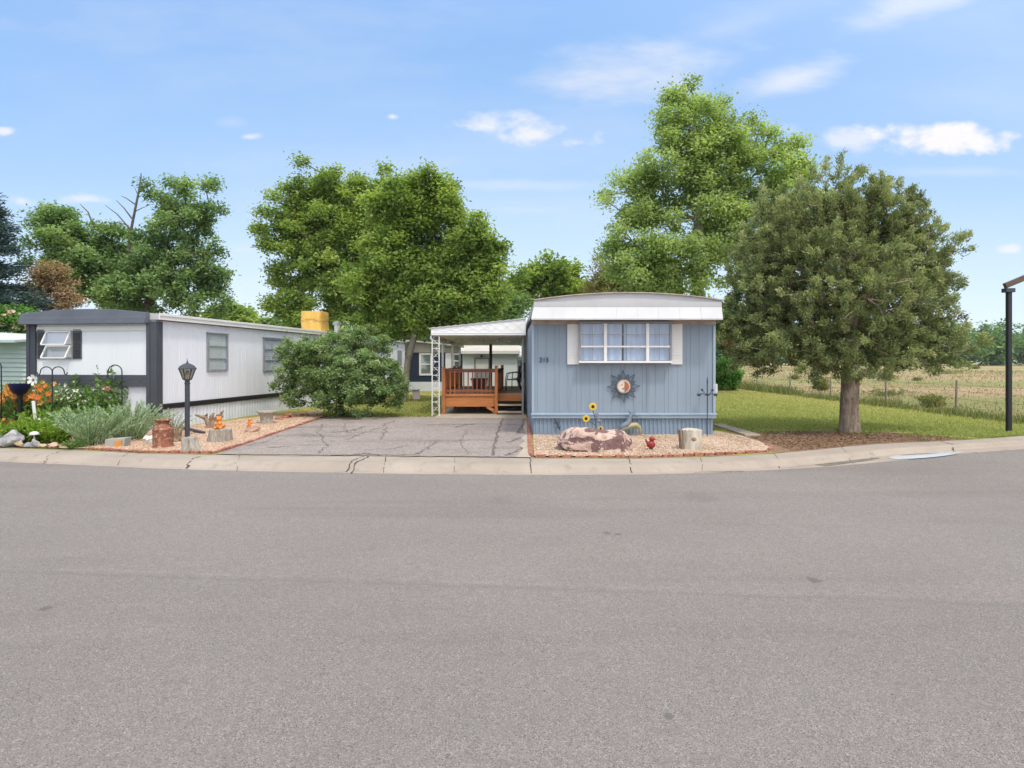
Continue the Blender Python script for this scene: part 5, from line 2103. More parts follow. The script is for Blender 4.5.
for x in (dxm + .035, dx1 - .04):
    mb = MB()
    mb.prism([(DY0 - .2, .036), (DY0 - .2, .10), (DY0 + .1, .27), (DY0 + .395, .42), (DY0 + .395, .036)], x - .018, x + .018, 'yz')
    mb.build('stringer', M['deck_dark'], deck)

# patio chair on the deck
def patio_chair(name, label, c, rz):
    root = thing(name, label, 'chair', c, rz)
    # local: faces -x
    for s in (-1, 1):
        mb = MB()
        y = s * .27
        mb.tube([(-.30, y, 0), (-.29, y, .38), (-.24, y, .62), (.0, y, .66), (.2, y, .62)], .016, 8)
        mb.tube([(.28, y, 0), (.14, y, .4), (.2, y, .62), (.34, y, 1.0)], .016, 8)
        mb.tube([(-.26, y, .40), (.16, y, .38)], .014, 8)
        mb.build('side_frame', M['black'], root, smooth=True, local=True)
    mb = MB()
    mb.box(-.26, .18, -.25, .25, .385, .405)
    mb.build('seat', M['black'], root, local=True, bevel=.006)
    mb = MB()
    mb.add([(.15, -.25, .42), (.15, .25, .42), (.34, .25, 1.0), (.34, -.25, 1.0), (.17, -.25, .42), (.17, .25, .42), (.36, .25, 1.0), (.36, -.25, 1.0)],
           [(0, 1, 2, 3), (4, 7, 6, 5), (0, 4, 5, 1), (1, 5, 6, 2), (2, 6, 7, 3), (3, 7, 4, 0)])
    mb.build('backrest', M['black'], root, local=True)
    return root
patio_chair('patio_chair', 'black metal patio chair facing left at the right end of the deck', (PX(514, 22.0), 22.0, FZ), .1)
patio_chair('patio_chair', 'black metal patio chair behind the other chair near the blue wall', (PX(522, 23.6), 23.6, FZ), -.9)
c = Vector((PX(479.5, 22.6), 22.6, FZ))
box = thing('planter_box', 'dark reddish brown planter box standing behind the deck railing', 'planter', c)
mb = MB()
mb.prism([(c.x - .24, FZ), (c.x + .24, FZ), (c.x + .29, PZ(379.6, 22.6)), (c.x - .29, PZ(379.6, 22.6))], 22.35, 22.85)
mb.build('box', M['brown'], box, bevel=.01)
mb = MB()
zt_ = PZ(379.6, 22.6)
mb.box(c.x - .32, c.x + .32, 22.31, 22.89, zt_ + .001, zt_ + .05)
mb.build('rim', M['brown'], box, bevel=.006)

# ------------------------------------------------------------------ homes behind
hy = 34.8
nav = thing('house', 'navy blue house with white framed window behind the carport', 'house', (PX(425, hy), hy, 0))
n0, n1 = PX(403.5, hy), PX(463, hy)
mb = MB()
z = .55
ztop_ = PZ(352.5, hy)
while z < ztop_:
    mb.add([(n0, hy, z), (n1, hy, z), (n1, hy - .018, z), (n0, hy - .018, z)], [(0, 1, 2, 3)])
    mb.add([(n0, hy - .018, z), (n1, hy - .018, z), (n1, hy, z + .15), (n0, hy, z + .15)], [(0, 1, 2, 3)])
    z += .15
mb.box(n0, n1 - .001, hy + .003, hy + 10, .3, ztop_)
mb.build('siding', M['navy'], nav)
mb = MB()
pk = PX(405, hy)
mb.prism([(n0 - .2, ztop_), (n1, ztop_), (n1, ztop_ + .3), (pk, PZ(341, hy)), (n0 - .2, PZ(341.4, hy))], hy - .04, hy + 9.9)
mb.build('gable', M['beige'], nav)
mb = MB()
mb.bar((pk - .4, hy + 4.6, PZ(341, hy) + .09), (n1 + .3, hy + 4.6, ztop_ + .33), 10, .08, (0, 0, 1))
mb.build('roof', M['beige'], nav)
mb = MB()
mb.box(n0, n1, hy - .03, hy + 9.8, -.03, .54)
mb.build('skirting', M['white_skirt'], nav)


def house_window(par, px0, px1, py0, py1, y, fm, bars=True, pane='glass2'):
    a, b, z0_, z1_ = PX(px0, y), PX(px1, y), PZ(py1, y), PZ(py0, y)
    mb = MB()
    t = .11
    mb.box(a, a + t, y - .07, y - .022, z0_, z1_)
    mb.box(b - t, b, y - .07, y - .022, z0_, z1_)
    mb.box(a + t, b - t, y - .07, y - .022, z0_, z0_ + t)
    mb.box(a + t, b - t, y - .07, y - .022, z1_ - t, z1_)
    if bars:
        zm_ = (z0_ + z1_) / 2
        mb.box(a + t, b - t, y - .06, y - .022, zm_ - .03, zm_ + .03)
    w = mb.build('window', M[fm], par)
    mb = MB()
    mb.add([(a + t, y - .035, z0_ + t), (b - t, y - .035, z0_ + t), (b - t, y - .035, z1_ - t), (a + t, y - .035, z1_ - t)], [(0, 1, 2, 3)])
    mb.build('pane', M[pane], w)
    mb = MB()
    mb.box(a + t, b - t, y - .024, y - .021, z0_ + t, z1_ - t)
    mb.build('blind', M['blind'] if bars else M['dark_room'], w)
    return w


house_window(nav, 419.3, 432.5, 353, 375.4, hy, 'white_metal')
house_window(nav, 452.5, 461, 353, 369, hy, 'white_metal')
mb = MB()
mb.box(PX(445.5, hy), PX(451.5, hy), hy - .06, hy - .02, .5, PZ(352.8, hy))
mb.build('door', M['white_metal'], nav)
wy = 33.0
M['roof_tan'] = mk('tan_roof_sheet', (.50, .47, .42), .7, .1, 2)
wht = thing('house', 'low white house with a half-glazed door seen through the carport', 'house', (PX(490, wy), wy, 0))
w0, w1_ = PX(462.5, wy), PX(517.3, wy)
mb = MB()
mb.box(w0, w1_, wy, wy + 6, -.03, PZ(353.6, wy))
mb.build('wall', M['white_end'], wht)
mb = MB()
mb.prism([(wy - .25, PZ(353.4, wy)), (wy - .25, PZ(351, wy)), (wy + 3, PZ(351, wy) + .75), (wy + 6.3, PZ(351, wy)), (wy + 6.3, PZ(353.4, wy))], w0 - .15, w1_ + .15, 'yz')
mb.build('roof', M['roof_tan'], wht)
mb = MB()
mb.box(w0 - .17, w1_ + .17, wy - .29, wy - .252, PZ(353.8, wy), PZ(351, wy))
mb.build('eave_board', M['white_metal'], wht)
a, b = PX(474.2, wy), PX(490, wy)
mb = MB()
mb.box(a, a + .09, wy - .05, wy - .003, .1, PZ(357.6, wy))
mb.box(b - .09, b, wy - .05, wy - .003, .1, PZ(357.6, wy))
mb.box(a + .09, b - .09, wy - .05, wy - .003, PZ(357.6, wy) - .08, PZ(357.6, wy))
mb.box(a + .09, b - .09, wy - .04, wy - .003, .1, PZ(369, wy))
dr = mb.build('door', M['greyframe'], wht)
mb = MB()
mb.box(a + .09, b - .09, wy - .02, wy - .004, PZ(369, wy) + .002, PZ(357.6, wy) - .082)
mb.build('pane', M['blind'], dr)
mb = MB()
mb.tube([(PX(481.6, wy), wy, PZ(355.4, wy)), (PX(481.6, wy), wy - .12, PZ(355.4, wy)), (PX(481.6, wy), wy - .12, PZ(357.2, wy))], [.03, .04, .09], 8)
mb.build('lamp', M['black'], wht)
fy = 35.0
fh = thing('house', 'narrow glimpse of a pale house with a dark window right of the low white one', 'house', (PX(524, fy), fy, 0))
mb = MB()
mb.box(PX(517.6, fy), PX(560, fy), fy, fy + 6, -.03, PZ(357, fy))
mb.build('wall', M['white_skirt'], fh)
mb = MB()
mb.prism([(fy - .3, PZ(357, fy) + .004), (fy - .3, PZ(355, fy)), (fy + 3, PZ(355, fy) + .6), (fy + 6.2, PZ(355, fy)), (fy + 6.2, PZ(357, fy) + .004)], PX(517, fy), PX(562, fy), 'yz')
mb.build('roof', M['white_metal'], fh)
house_window(fh, 518.4, 526.5, 360, 384, fy, 'greyframe', False)
mb = MB()
px_ = PX(490.2, 29)
mb.tube([(px_, 29, -.05), (px_ + .02, 29, 1.2), (px_ + .03, 29, zb0 + .6)], [.09, .075, .07], 12)
tag(mb.build('dark_pole', M['charcoal'], smooth=True), 'dark upright pole standing behind the deck in front of the low white house', 'pole')

# white bench on the back lawn
by2 = 26.5
bn = thing('garden_bench', 'white slatted garden bench with crossed legs on the back lawn', 'bench', (PX(410, by2), by2, 0))
b0, b1, bz = PX(400, by2), PX(419, by2), PZ(389, by2)
mb = MB()
for k in range(3):
    mb.box(b0, b1, by2 - .2 + k * .14, by2 - .08 + k * .14, bz - .04, bz)
mb.build('seat', M['white_metal'], bn, bevel=.005)
for x in (b0 + .1, b1 - .1):
    mb = MB()
    mb.bar((x - .08, by2 - .15, 0), (x + .08, by2 + .15, bz - .042), .05, .05)
    mb.bar((x + .08, by2 - .12, 0), (x - .08, by2 + .12, bz - .042), .05, .05)
    mb.build('leg', M['white_metal'], bn)
pb = thing('folding_board', 'pinkish board propped against the white garden bench', 'board', (PX(416, by2), by2 - .3, 0))
mb = MB()
q = [P(411.5, 390, by2 - .05), P(419.5, 389.5, by2 - .05), P(420, 399, by2 - .4), P(414, 399.5, by2 - .4)]
mb.add([v for v in q] + [v + Vector((0, .03, .005)) for v in q], [(0, 1, 2, 3), (7, 6, 5, 4), (0, 4, 5, 1), (1, 5, 6, 2), (2, 6, 7, 3), (3, 7, 4, 0)])
mb.build('panel', mk('faded_pink_board', (.55, .46, .45), .7, .1, 4), pb)

# concrete strip beside the blue home
mb = MB()
mb.box(5.42, 5.78, 13.95, 15.1, -.03, .045)
mb.box(5.43, 5.77, 15.12, 16.4, -.03, .04)
struct(mb, 'stepping_path', M['pad'], bevel=.01)

# ------------------------------------------------------------------ right side: post and beam, fence
pp_ = G(1008.8, 432.3)
ps = thing('shelter_frame', 'black steel post carrying a sloping dark timber beam at the right edge', 'shelter frame', pp_)
zt_ = PZ(292.5, pp_.y)
for x in (pp_.x, pp_.x + 3.4):
    mb = MB()
    mb.box(x - .047, x + .047, pp_.y - .047, pp_.y + .047, -.05, zt_)
    mb.build('post', M['black'], ps, bevel=.006)
    mb = MB()
    mb.box(x - .12, x + .10, pp_.y - .08, pp_.y + .08, zt_ + .001, zt_ + .10)
    mb.build('bracket', M['charcoal'], ps, bevel=.004)
mb = MB()
apex = Vector((pp_.x + 1.7, pp_.y, zt_ + .16 + .75))
mb.bar((pp_.x - .1, pp_.y, zt_ + .16), apex, .09, .13)
mb.build('rafter', M['beam'], ps, bevel=.006)
mb = MB()
mb.bar((pp_.x + 3.5, pp_.y, zt_ + .17), apex + Vector((.06, 0, 0)), .11, .17)
mb.build('rafter', M['beam'], ps, bevel=.006)

FX = 14.35
fence = thing('wire_fence', 'rusty wire fence on thin old wooden posts along the meadow', 'fence', (FX, 19.4, 0))
rr = random.Random(4)
Ys = [11.6, 15.5, 19.4, 23.0, 27.0, 31.0, 35.2, 39.5, 44, 48.5, 53, 58]
for y in Ys:
    mb = MB()
    lx2, ly2 = rr.uniform(-.05, .05), rr.uniform(-.03, .03)
    hh = rr.uniform(1.0, 1.15)
    mb.tube([(FX, y, -.1), (FX + lx2 * .5, y + ly2 * .5, hh * .5), (FX + lx2, y + ly2, hh)], [.038, .035, .032], 8)
    mb.build('post', M['post_wood'], fence)
mb = MB()
for z in (.3, .55, .8, 1.0):
    pts = []
    for a, b in zip(Ys[:-1], Ys[1:]):
        for k in range(4):
            t = k / 4
            pts.append((FX - .05, a + (b - a) * t, z - .03 * math.sin(PI * t) + rr.uniform(-.005, .005)))
    mb.tube(pts, .004, 4)
mb.build('wire', M['wire'], fence)

# ------------------------------------------------------------------ trees
tree('maple_tree', 'broad dark green maple left of centre behind the yellow cooler', 378, 38.5,
     [(312, 212, 46, 44, 0), (283, 250, 34, 40, -.6), (335, 262, 52, 46, .2), (296, 302, 34, 34, -.4), (362, 235, 30, 45, .5), (345, 310, 45, 34, .4), (334, 192, 42, 32, .3), (378, 228, 30, 44, .3), (388, 275, 34, 42, .6), (375, 316, 28, 22, .3), (378, 206, 32, 34, .4)],
     FOL['maple'], M['bark'], .34, (348, 250), 400, 290, .55, .20, .125, 101, keep=.85, shell=.42)
tree('maple_tree', 'tall round-topped maple nearest the carport with its pale trunk showing', 402, 25.5,
     [(424, 208, 42, 40, 0), (405, 250, 42, 42, .3), (468, 255, 38, 40, -.3), (418, 290, 46, 42, 0), (492, 285, 28, 32, -.2), (448, 305, 42, 30, .2), (375, 290, 30, 36, .4), (432, 202, 36, 28, .2), (398, 208, 32, 34, .3), (400, 322, 34, 17, .6), (445, 324, 38, 16, .5)],
     FOL['maple'], M['bark_pale'], .14, (428, 250), 360, 290, .42, .16, .10, 131, keep=.85, shell=.42, crook=.02)
rt_c, C_ = tree('ash_tree', 'grey-green ash behind the white home with dead top branches', 150, 36,
     [(60, 224, 26, 28, 0), (72, 262, 40, 34, -.5), (110, 290, 44, 28, 0), (182, 210, 38, 42, 0), (192, 268, 36, 42, .4), (150, 280, 44, 36, -.4), (205, 298, 24, 22, .2), (122, 248, 26, 28, .3), (150, 250, 26, 34, .2), (95, 262, 34, 34, .3)],
     FOL['ash'], M['bark'], .28, (148, 265), 360, 210, .46, .20, .11, 151, keep=.9, shell=.45, lump=.35)
mb = MB()
for pts, r in (([(128, 262), (131, 230), (136, 205), (139, 190), (141, 177), (141, 173)], .09), ([(133, 220), (124, 208), (116, 200)], .05), ([(136, 205), (126, 198), (121, 196)], .04),
               ([(131, 230), (117, 214), (105, 205)], .05), ([(138, 195), (134, 186)], .03), ([(95, 230), (88, 212), (80, 204)], .06), ([(134, 212), (142, 208), (148, 206)], .035),
               ([(126, 225), (118, 222), (110, 224)], .03)):
    n = len(pts)
    mb.tube([P(x, y, 35.4) for x, y in pts], [r * (1 - .75 * i / (n - 1)) for i in range(n)], 6)
mb.build('dead_branches', M['bark'], rt_c)
tree('cottonwood_tree', 'tall light green cottonwood rising behind the blue home', 690, 30,
     [(688, 128, 44, 38, 0), (655, 175, 34, 36, -.3), (633, 214, 38, 44, 0), (632, 268, 34, 40, .2), (700, 185, 58, 50, .3), (776, 168, 44, 38, .4), (722, 150, 40, 44, 0), (668, 262, 48, 42, -.2), (725, 240, 52, 56, .3), (782, 215, 44, 50, .5), (655, 285, 44, 24, .2)],
     FOL['cotton'], M['bark_pale'], .30, (700, 190), 470, 230, .50, .15, .105, 171, keep=.9, shell=.45, lump=.35)
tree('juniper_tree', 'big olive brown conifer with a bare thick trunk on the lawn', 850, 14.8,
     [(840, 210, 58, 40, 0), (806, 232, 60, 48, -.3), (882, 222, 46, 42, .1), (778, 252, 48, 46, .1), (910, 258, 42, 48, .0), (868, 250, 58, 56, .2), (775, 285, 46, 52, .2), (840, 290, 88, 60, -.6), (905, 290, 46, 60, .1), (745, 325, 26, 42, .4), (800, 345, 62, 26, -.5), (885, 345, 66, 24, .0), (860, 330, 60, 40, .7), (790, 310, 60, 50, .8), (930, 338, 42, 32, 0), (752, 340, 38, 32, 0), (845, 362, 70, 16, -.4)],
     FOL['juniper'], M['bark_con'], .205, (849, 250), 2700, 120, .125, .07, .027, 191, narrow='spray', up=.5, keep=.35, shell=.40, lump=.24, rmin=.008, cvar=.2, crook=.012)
tree('background_tree', 'small round green tree seen over the blue roof behind the carport', 540, 45,
     [(530, 285, 22, 22, 0), (555, 275, 30, 22, 0), (572, 290, 24, 22, 0), (515, 295, 14, 20, 0)], FOL['maple'], M['bark'], .2, (545, 300), 120, 90, .6, .34, .2, 211)
tree('background_juniper', 'brownish olive conifer behind the white visor of the blue home', 618, 42,
     [(612, 282, 22, 22, 0), (635, 285, 22, 18, 0), (600, 295, 16, 14, 0)], FOL['juniper2'], M['bark_con'], .2, (618, 300), 150, 90, .45, .3, .07, 221, narrow=True)
tree('background_tree', 'pale green low tree between the maple and the carport roof', 490, 40,
     [(488, 312, 26, 12, 0), (515, 308, 18, 12, 0), (460, 318, 20, 12, 0)], FOL['ash'], M['bark'], .12, (490, 325), 90, 80, .5, .3, .1, 231)
tree('background_tree', 'distant small round tree just above the white home roof', 232, 60,
     [(232, 318, 26, 12, 0), (215, 322, 16, 10, 0)], FOL['maple'], M['bark'], .2, (232, 335), 80, 70, .7, .4, .25, 241)
tree('background_tree', 'darker distant tree filling the gap left of the maple trunk', 268, 66,
     [(262, 325, 14, 7, 0), (275, 327, 12, 7, 0)], FOL['ash'], M['bark'], .2, (268, 338), 40, 60, .7, .4, .25, 243)
tree('background_tree', 'green tree in the gap between the cottonwood and the olive conifer', 650, 52,
     [(580, 300, 30, 16, 0), (650, 300, 40, 22, 0), (700, 320, 40, 26, 0)], FOL['shrub'], M['bark'], .2, (650, 320), 120, 80, .7, .36, .22, 251)
tree('russet_tree', 'small russet-leaved tree beside the spruce above the mint home', 45, 27,
     [(48, 285, 22, 22, 0), (30, 300, 18, 18, 0), (66, 300, 14, 14, 0), (60, 275, 14, 16, 0)], FOL['russet'], M['bark'], .12, (46, 310), 120, 80, .30, .13, .06, 261, lump=.42, keep=.8)
tree('rose_bush', 'tall pink-blossomed bush over the mint home roof', 12, 24,
     [(10, 318, 20, 14, 0), (26, 322, 12, 12, 0)], FOL['shrub'], M['bark'], .06, (12, 345), 60, 60, .35, .14, .09, 263, cat='bush')
rb_ = bpy.data.objects['rose_bush']
r = np.random.default_rng(3)
Cc = crown_points([((*P(12, 320, 23.7),), (.7, .5, .45))], 34, .3, .2, 4)
V, Fq, tint = leaf_cloud(Cc, 9, .10, .12, .11, 8, .4)
np_mesh('blossoms', V, Fq, FOL['pink_fl'], rb_, tint)
tree('lilac_bush', 'large rounded lilac bush at the end of the cracked drive', 342, 19.0,
     [(340, 366, 52, 36, -.1), (300, 368, 30, 32, 0), (380, 374, 26, 30, 0), (362, 339, 28, 14, 0), (338, 396, 46, 20, -.2), (312, 350, 26, 14, .2), (392, 384, 18, 22, -.2), (345, 380, 46, 30, -.7)],
     FOL['lilac'], M['bark'], .07, (343, 380), 560, 120, .16, .072, .05, 281, cat='bush', shell=.36, lump=.22, keep=.35, rmin=.006)
tree('green_shrub', 'leafy green shrub beside the meter box on the right of the blue home', 723, 36,
     [(722, 370, 11, 13, 0), (731, 374, 10, 12, 0), (724, 384, 12, 9, 0)], FOL['shrub'], M['bark'], .03, (723, 384), 90, 90, .28, .14, .10, 291, cat='shrub', keep=.5, rmin=.006)

# blue spruce at the left edge
spx, spy = PX(-27, 25), 25.0
sp = thing('spruce_tree', 'blue-grey spruce at the left edge of the sky', 'tree', (spx, spy, 0))
V, Fq = stem_geo([(np.array([(spx, spy, -.05), (spx, spy, 4), (spx, spy, 7), (spx, spy, 9.0)]), np.array([.2, .15, .07, .02]))], 10)
np_mesh('trunk', V, Fq, M['bark'], sp)
r = np.random.default_rng(77)
br, pts_, dirs_ = [], [], []
for z in np.arange(1.2, 8.9, .30):
    L = 3.25 * (1 - (z / 9.4)) ** .72 + .15
    for k in range(9):
        t = r.uniform(0, 2 * PI)
        l = L * r.uniform(.75, 1.12)
        q = np.linspace(0, 1, 6)
        p = np.stack([spx + np.cos(t) * l * q, spy + np.sin(t) * l * q, z - .28 * l * q + .20 * l * q ** 2.5], 1)
        br.append((p, np.linspace(.03, .006, 6)))
        m = int(170 * l)
        u = r.random(m) ** .7
        c = np.stack([np.interp(u, q, p[:, i]) for i in range(3)], 1)
        side = r.normal(size=(m, 3)) * np.array([.16, .16, .08]) * (.4 + .9 * u[:, None])
        c = c + side
        pts_.append(c)
        d = np.tile(np.array([math.cos(t), math.sin(t), .25]), (m, 1)) + r.normal(size=(m, 3)) * .5
        dirs_.append(d)
V, Fq = stem_geo(br, 4)
np_mesh('branches', V, Fq, M['bark'], sp)
C_ = np.concatenate(pts_); D_ = np.concatenate(dirs_)
V, Fq = leaf_geo(C_, D_, r.normal(size=C_.shape), r.uniform(.14, .24, len(C_)), r.uniform(.04, .06, len(C_)))
np_mesh('crown', V, Fq, FOL['spruce'], sp, .5 + r.normal(size=len(C_)) * .25)

# far wood beyond the meadow
r = np.random.default_rng(99)
Cs, per = [], 26
for i in range(210):
    x = r.uniform(-150, 330)
    y = 232 + r.uniform(-8, 26) + 8 * math.sin(x * .03)
    hgt = r.uniform(11, 17.5)
    w = r.uniform(4, 8)
    n = 46
    d = unit(r.normal(size=(n, 3)))
    rad = r.random(n) ** .4
    Cs.append(np.array([x, y, hgt * .5]) + d * rad[:, None] * np.array([w, w * .8, hgt * .52]))
C_ = np.concatenate(Cs)
C_[:, 2] = np.maximum(C_[:, 2], .3)
V, Fq, tint = leaf_cloud(C_, per, 1.5, 1.15, .8, 98, .5, None, .8)
o = np_mesh('far_wood', V, Fq, FOL['far'], None, tint)
tag(o, 'hazy green belt of trees along the far side of the meadow', 'wood', kind='stuff')

# ------------------------------------------------------------------ grass
def blades(Pt, h, w, mat, name, seed, lean=.35, parent=None, tint_mu=.45):
    r = np.random.default_rng(seed)
    n = len(Pt)
    a = r.uniform(0, 2 * PI, n)
    s = np.stack([np.cos(a), np.sin(a), np.zeros(n)], 1)
    up = np.stack([r.normal(size=n) * lean, r.normal(size=n) * lean, np.ones(n)], 1)
    h = h * r.uniform(.5, 1.3, n)
    w = np.broadcast_to(np.asarray(w, float), (n,))
    V = np.stack([Pt - s * w[:, None] / 2, Pt + s * w[:, None] / 2, Pt + up * h[:, None]], 1).reshape(-1, 3)
    return np_mesh(name, V, np.arange(len(V)).reshape(-1, 3), mat, parent, tint_mu + r.normal(size=n) * .25, 3)


r = np.random.default_rng(31)
def lawn_pts(n, x0, x1, y0f, y1, pw=1.6):
    x = r.uniform(x0, x1, n)
    u = r.random(n) ** pw
    ya = np.array([y0f(v) for v in x])
    return np.stack([x, ya + .03 + (y1 - ya - .03) * u, np.full(n, .003)], 1)
Pt = lawn_pts(95000, 4.85, 14.3, yback, 34)
d = np.hypot((Pt[:, 0] - 7.2) / 3.3, (Pt[:, 1] - 13.3) / 1.75)
nz = np.array([mnoise.noise(Vector((p[0] * 1.6, p[1] * 1.6, 0))) for p in Pt])
keep = (d + nz * .5 > 1.0 + r.normal(size=len(Pt)) * .12)
gx_ = (Pt[:, 0] < 6.7) & (Pt[:, 1] < 13.9)
keep &= ~gx_
keep &= ~((Pt[:, 0] > 5.38) & (Pt[:, 0] < 5.82) & (Pt[:, 1] < 16.5))
Pt = Pt[keep]
P2 = lawn_pts(14000, -6.4, -2.42, lambda x: 18.75, 30, 1.4)
ylo = 15.1 + (P2[:, 0] + 8.93) / .147
P2 = P2[(P2[:, 1] < ylo - .3)]
P3 = lawn_pts(5000, -30, -12.5, lambda x: 13.5, 18, 1.0)
Pt = np.concatenate([Pt, P2, P3])
o = blades(Pt, .05, .014 + .0009 * Pt[:, 1], FOL['blade'], 'lawn_grass', 33, .9, None, .32 + np.clip((Pt[:, 1] - 13) / 16, 0, 1) * .3 + np.clip((Pt[:, 0] - 10) / 4, 0, 1) * .15)
tag(o, 'short mown green lawn grass around the homes', 'grass', kind='stuff')

n = 30000
x = FX + .1 + r.random(n) ** 2.2 * 75
y = 12 + r.random(n) ** 1.7 * 150
Pt = np.stack([x, y, np.full(n, -.004)], 1)
dist = np.hypot(x, y)
nz = np.array([mnoise.noise(Vector((a * .12, b * .3, 0))) for a, b in zip(x, y)])
Pt = Pt[nz > -.25 + r.normal(size=n) * .12]
dist = np.hypot(Pt[:, 0], Pt[:, 1])
o = blades(Pt, .09 + dist * .0013, .014 + dist * .0012, FOL['dry'], 'dry_grass', 35, .5, None, .42 + .75 * np.array([mnoise.noise(Vector((p[0] * .035, p[1] * .11, 7))) for p in Pt]))
tag(o, 'dry straw-coloured grass standing in the meadow beyond the fence', 'grass', kind='stuff')

# green weeds along the fence foot
n = 9000
y = 12 + r.random(n) ** 1.3 * 46
x = FX + r.normal(size=n) * .28 + np.where(y > 28, .6 * (r.random(n)) * (y - 28) / 12, 0)
Pt = np.stack([x, y, np.zeros(n)], 1)
nz = np.array([mnoise.noise(Vector((0, b * .45, 3))) for b in y])
hh = np.clip(.22 + nz * .3 + (y > 30) * .2, .06, .7)
o = blades(Pt, hh, .025 + .0008 * y, FOL['weed'], 'fence_weeds', 37, .3)
tag(o, 'green weeds growing along the foot of the wire fence', 'weeds', kind='stuff')

# single bushes in the meadow
bush_txt = ['low yellow-green bush in the meadow left of the conifer trunk', 'grey-green bush behind the fence just left of the conifer trunk', 'yellowish flowering bush in the meadow just right of the trunk',
            'spreading green weed patch behind the fence right of the trunk', 'green bush close behind the fence midway to the black post', 'small round bush far out towards the tree belt',
            'small dark bush in the meadow right of the yellowish bush', 'low green patch of brush far back left of the black post']
for i, (px, py, w, h, m) in enumerate(((794, 379.5, 14, 5, 'weed'), (822, 391, 16, 13, 'weed'), (886.5, 381, 19, 9, 'weed'), (890, 396.5, 46, 8, 'weed'), (932, 408, 28, 14, 'weed'), (975, 369, 9, 4, 'weed'),
                                       (917, 381, 9, 4, 'weed'), (945, 374, 46, 5, 'weed'))):
    g_ = G(px, py)
    y = g_.y
    a, b = w / 2 / F * y, h / F * y
    root = thing('meadow_bush', bush_txt[i], 'bush', g_, 0, 'bushes in the meadow')
    C_ = crown_points([((g_.x, g_.y, b * .42), (a, a * .8, b * .5))], 46, .5, .3, 300 + i)
    C_[:, 2] = np.maximum(C_[:, 2], .03)
    V, Fq, tint = leaf_cloud(C_, 34, b * .22, b * .20, b * .06, 310 + i, .8, narrow=True)
    np_mesh('foliage', V, Fq, FOL[m], root, tint)
    st = [(np.array([(g_.x, g_.y, -.02), (g_.x + (c[0] - g_.x) * .5, g_.y + (c[1] - g_.y) * .5, c[2] * .6), tuple(c)]), np.array([.012, .008, .005]) * max(1, b)) for c in C_[:14]]
    V, Fq = stem_geo(st, 4)
    np_mesh('stems', V, Fq, M['bark'], root)

# needle litter and twigs under the conifer
r = np.random.default_rng(41)
n = 12000
a = r.uniform(0, 2 * PI, n); q = np.sqrt(r.random(n))
Pt = np.stack([7.1 + np.cos(a) * q * 3.3, 13.15 + np.sin(a) * q * 1.75, np.full(n, .012)], 1)
yb_arr = np.interp(Pt[:, 0], BX, BY)
Pt = Pt[(Pt[:, 1] > yb_arr + .05) & (Pt[:, 0] > 5.45) & ~((Pt[:, 0] < 5.82) & (Pt[:, 1] > 13.9))]
n = len(Pt)
D = np.stack([r.normal(size=n), r.normal(size=n), r.normal(size=n) * .12], 1)
V, Fq = leaf_geo(Pt, D, np.tile(np.array([0, 0, 1.]), (n, 1)) + r.normal(size=(n, 3)) * .3, r.uniform(.03, .09, n), r.uniform(.008, .02, n))
o = np_mesh('needle_litter', V, Fq, foliage('brown_litter', [(.09, .05, .03), (.2, .12, .07), (.33, .22, .14)], .0), None, r.random(n))
tag(o, 'brown needle litter on bare soil under the conifer', 'litter', kind='stuff')

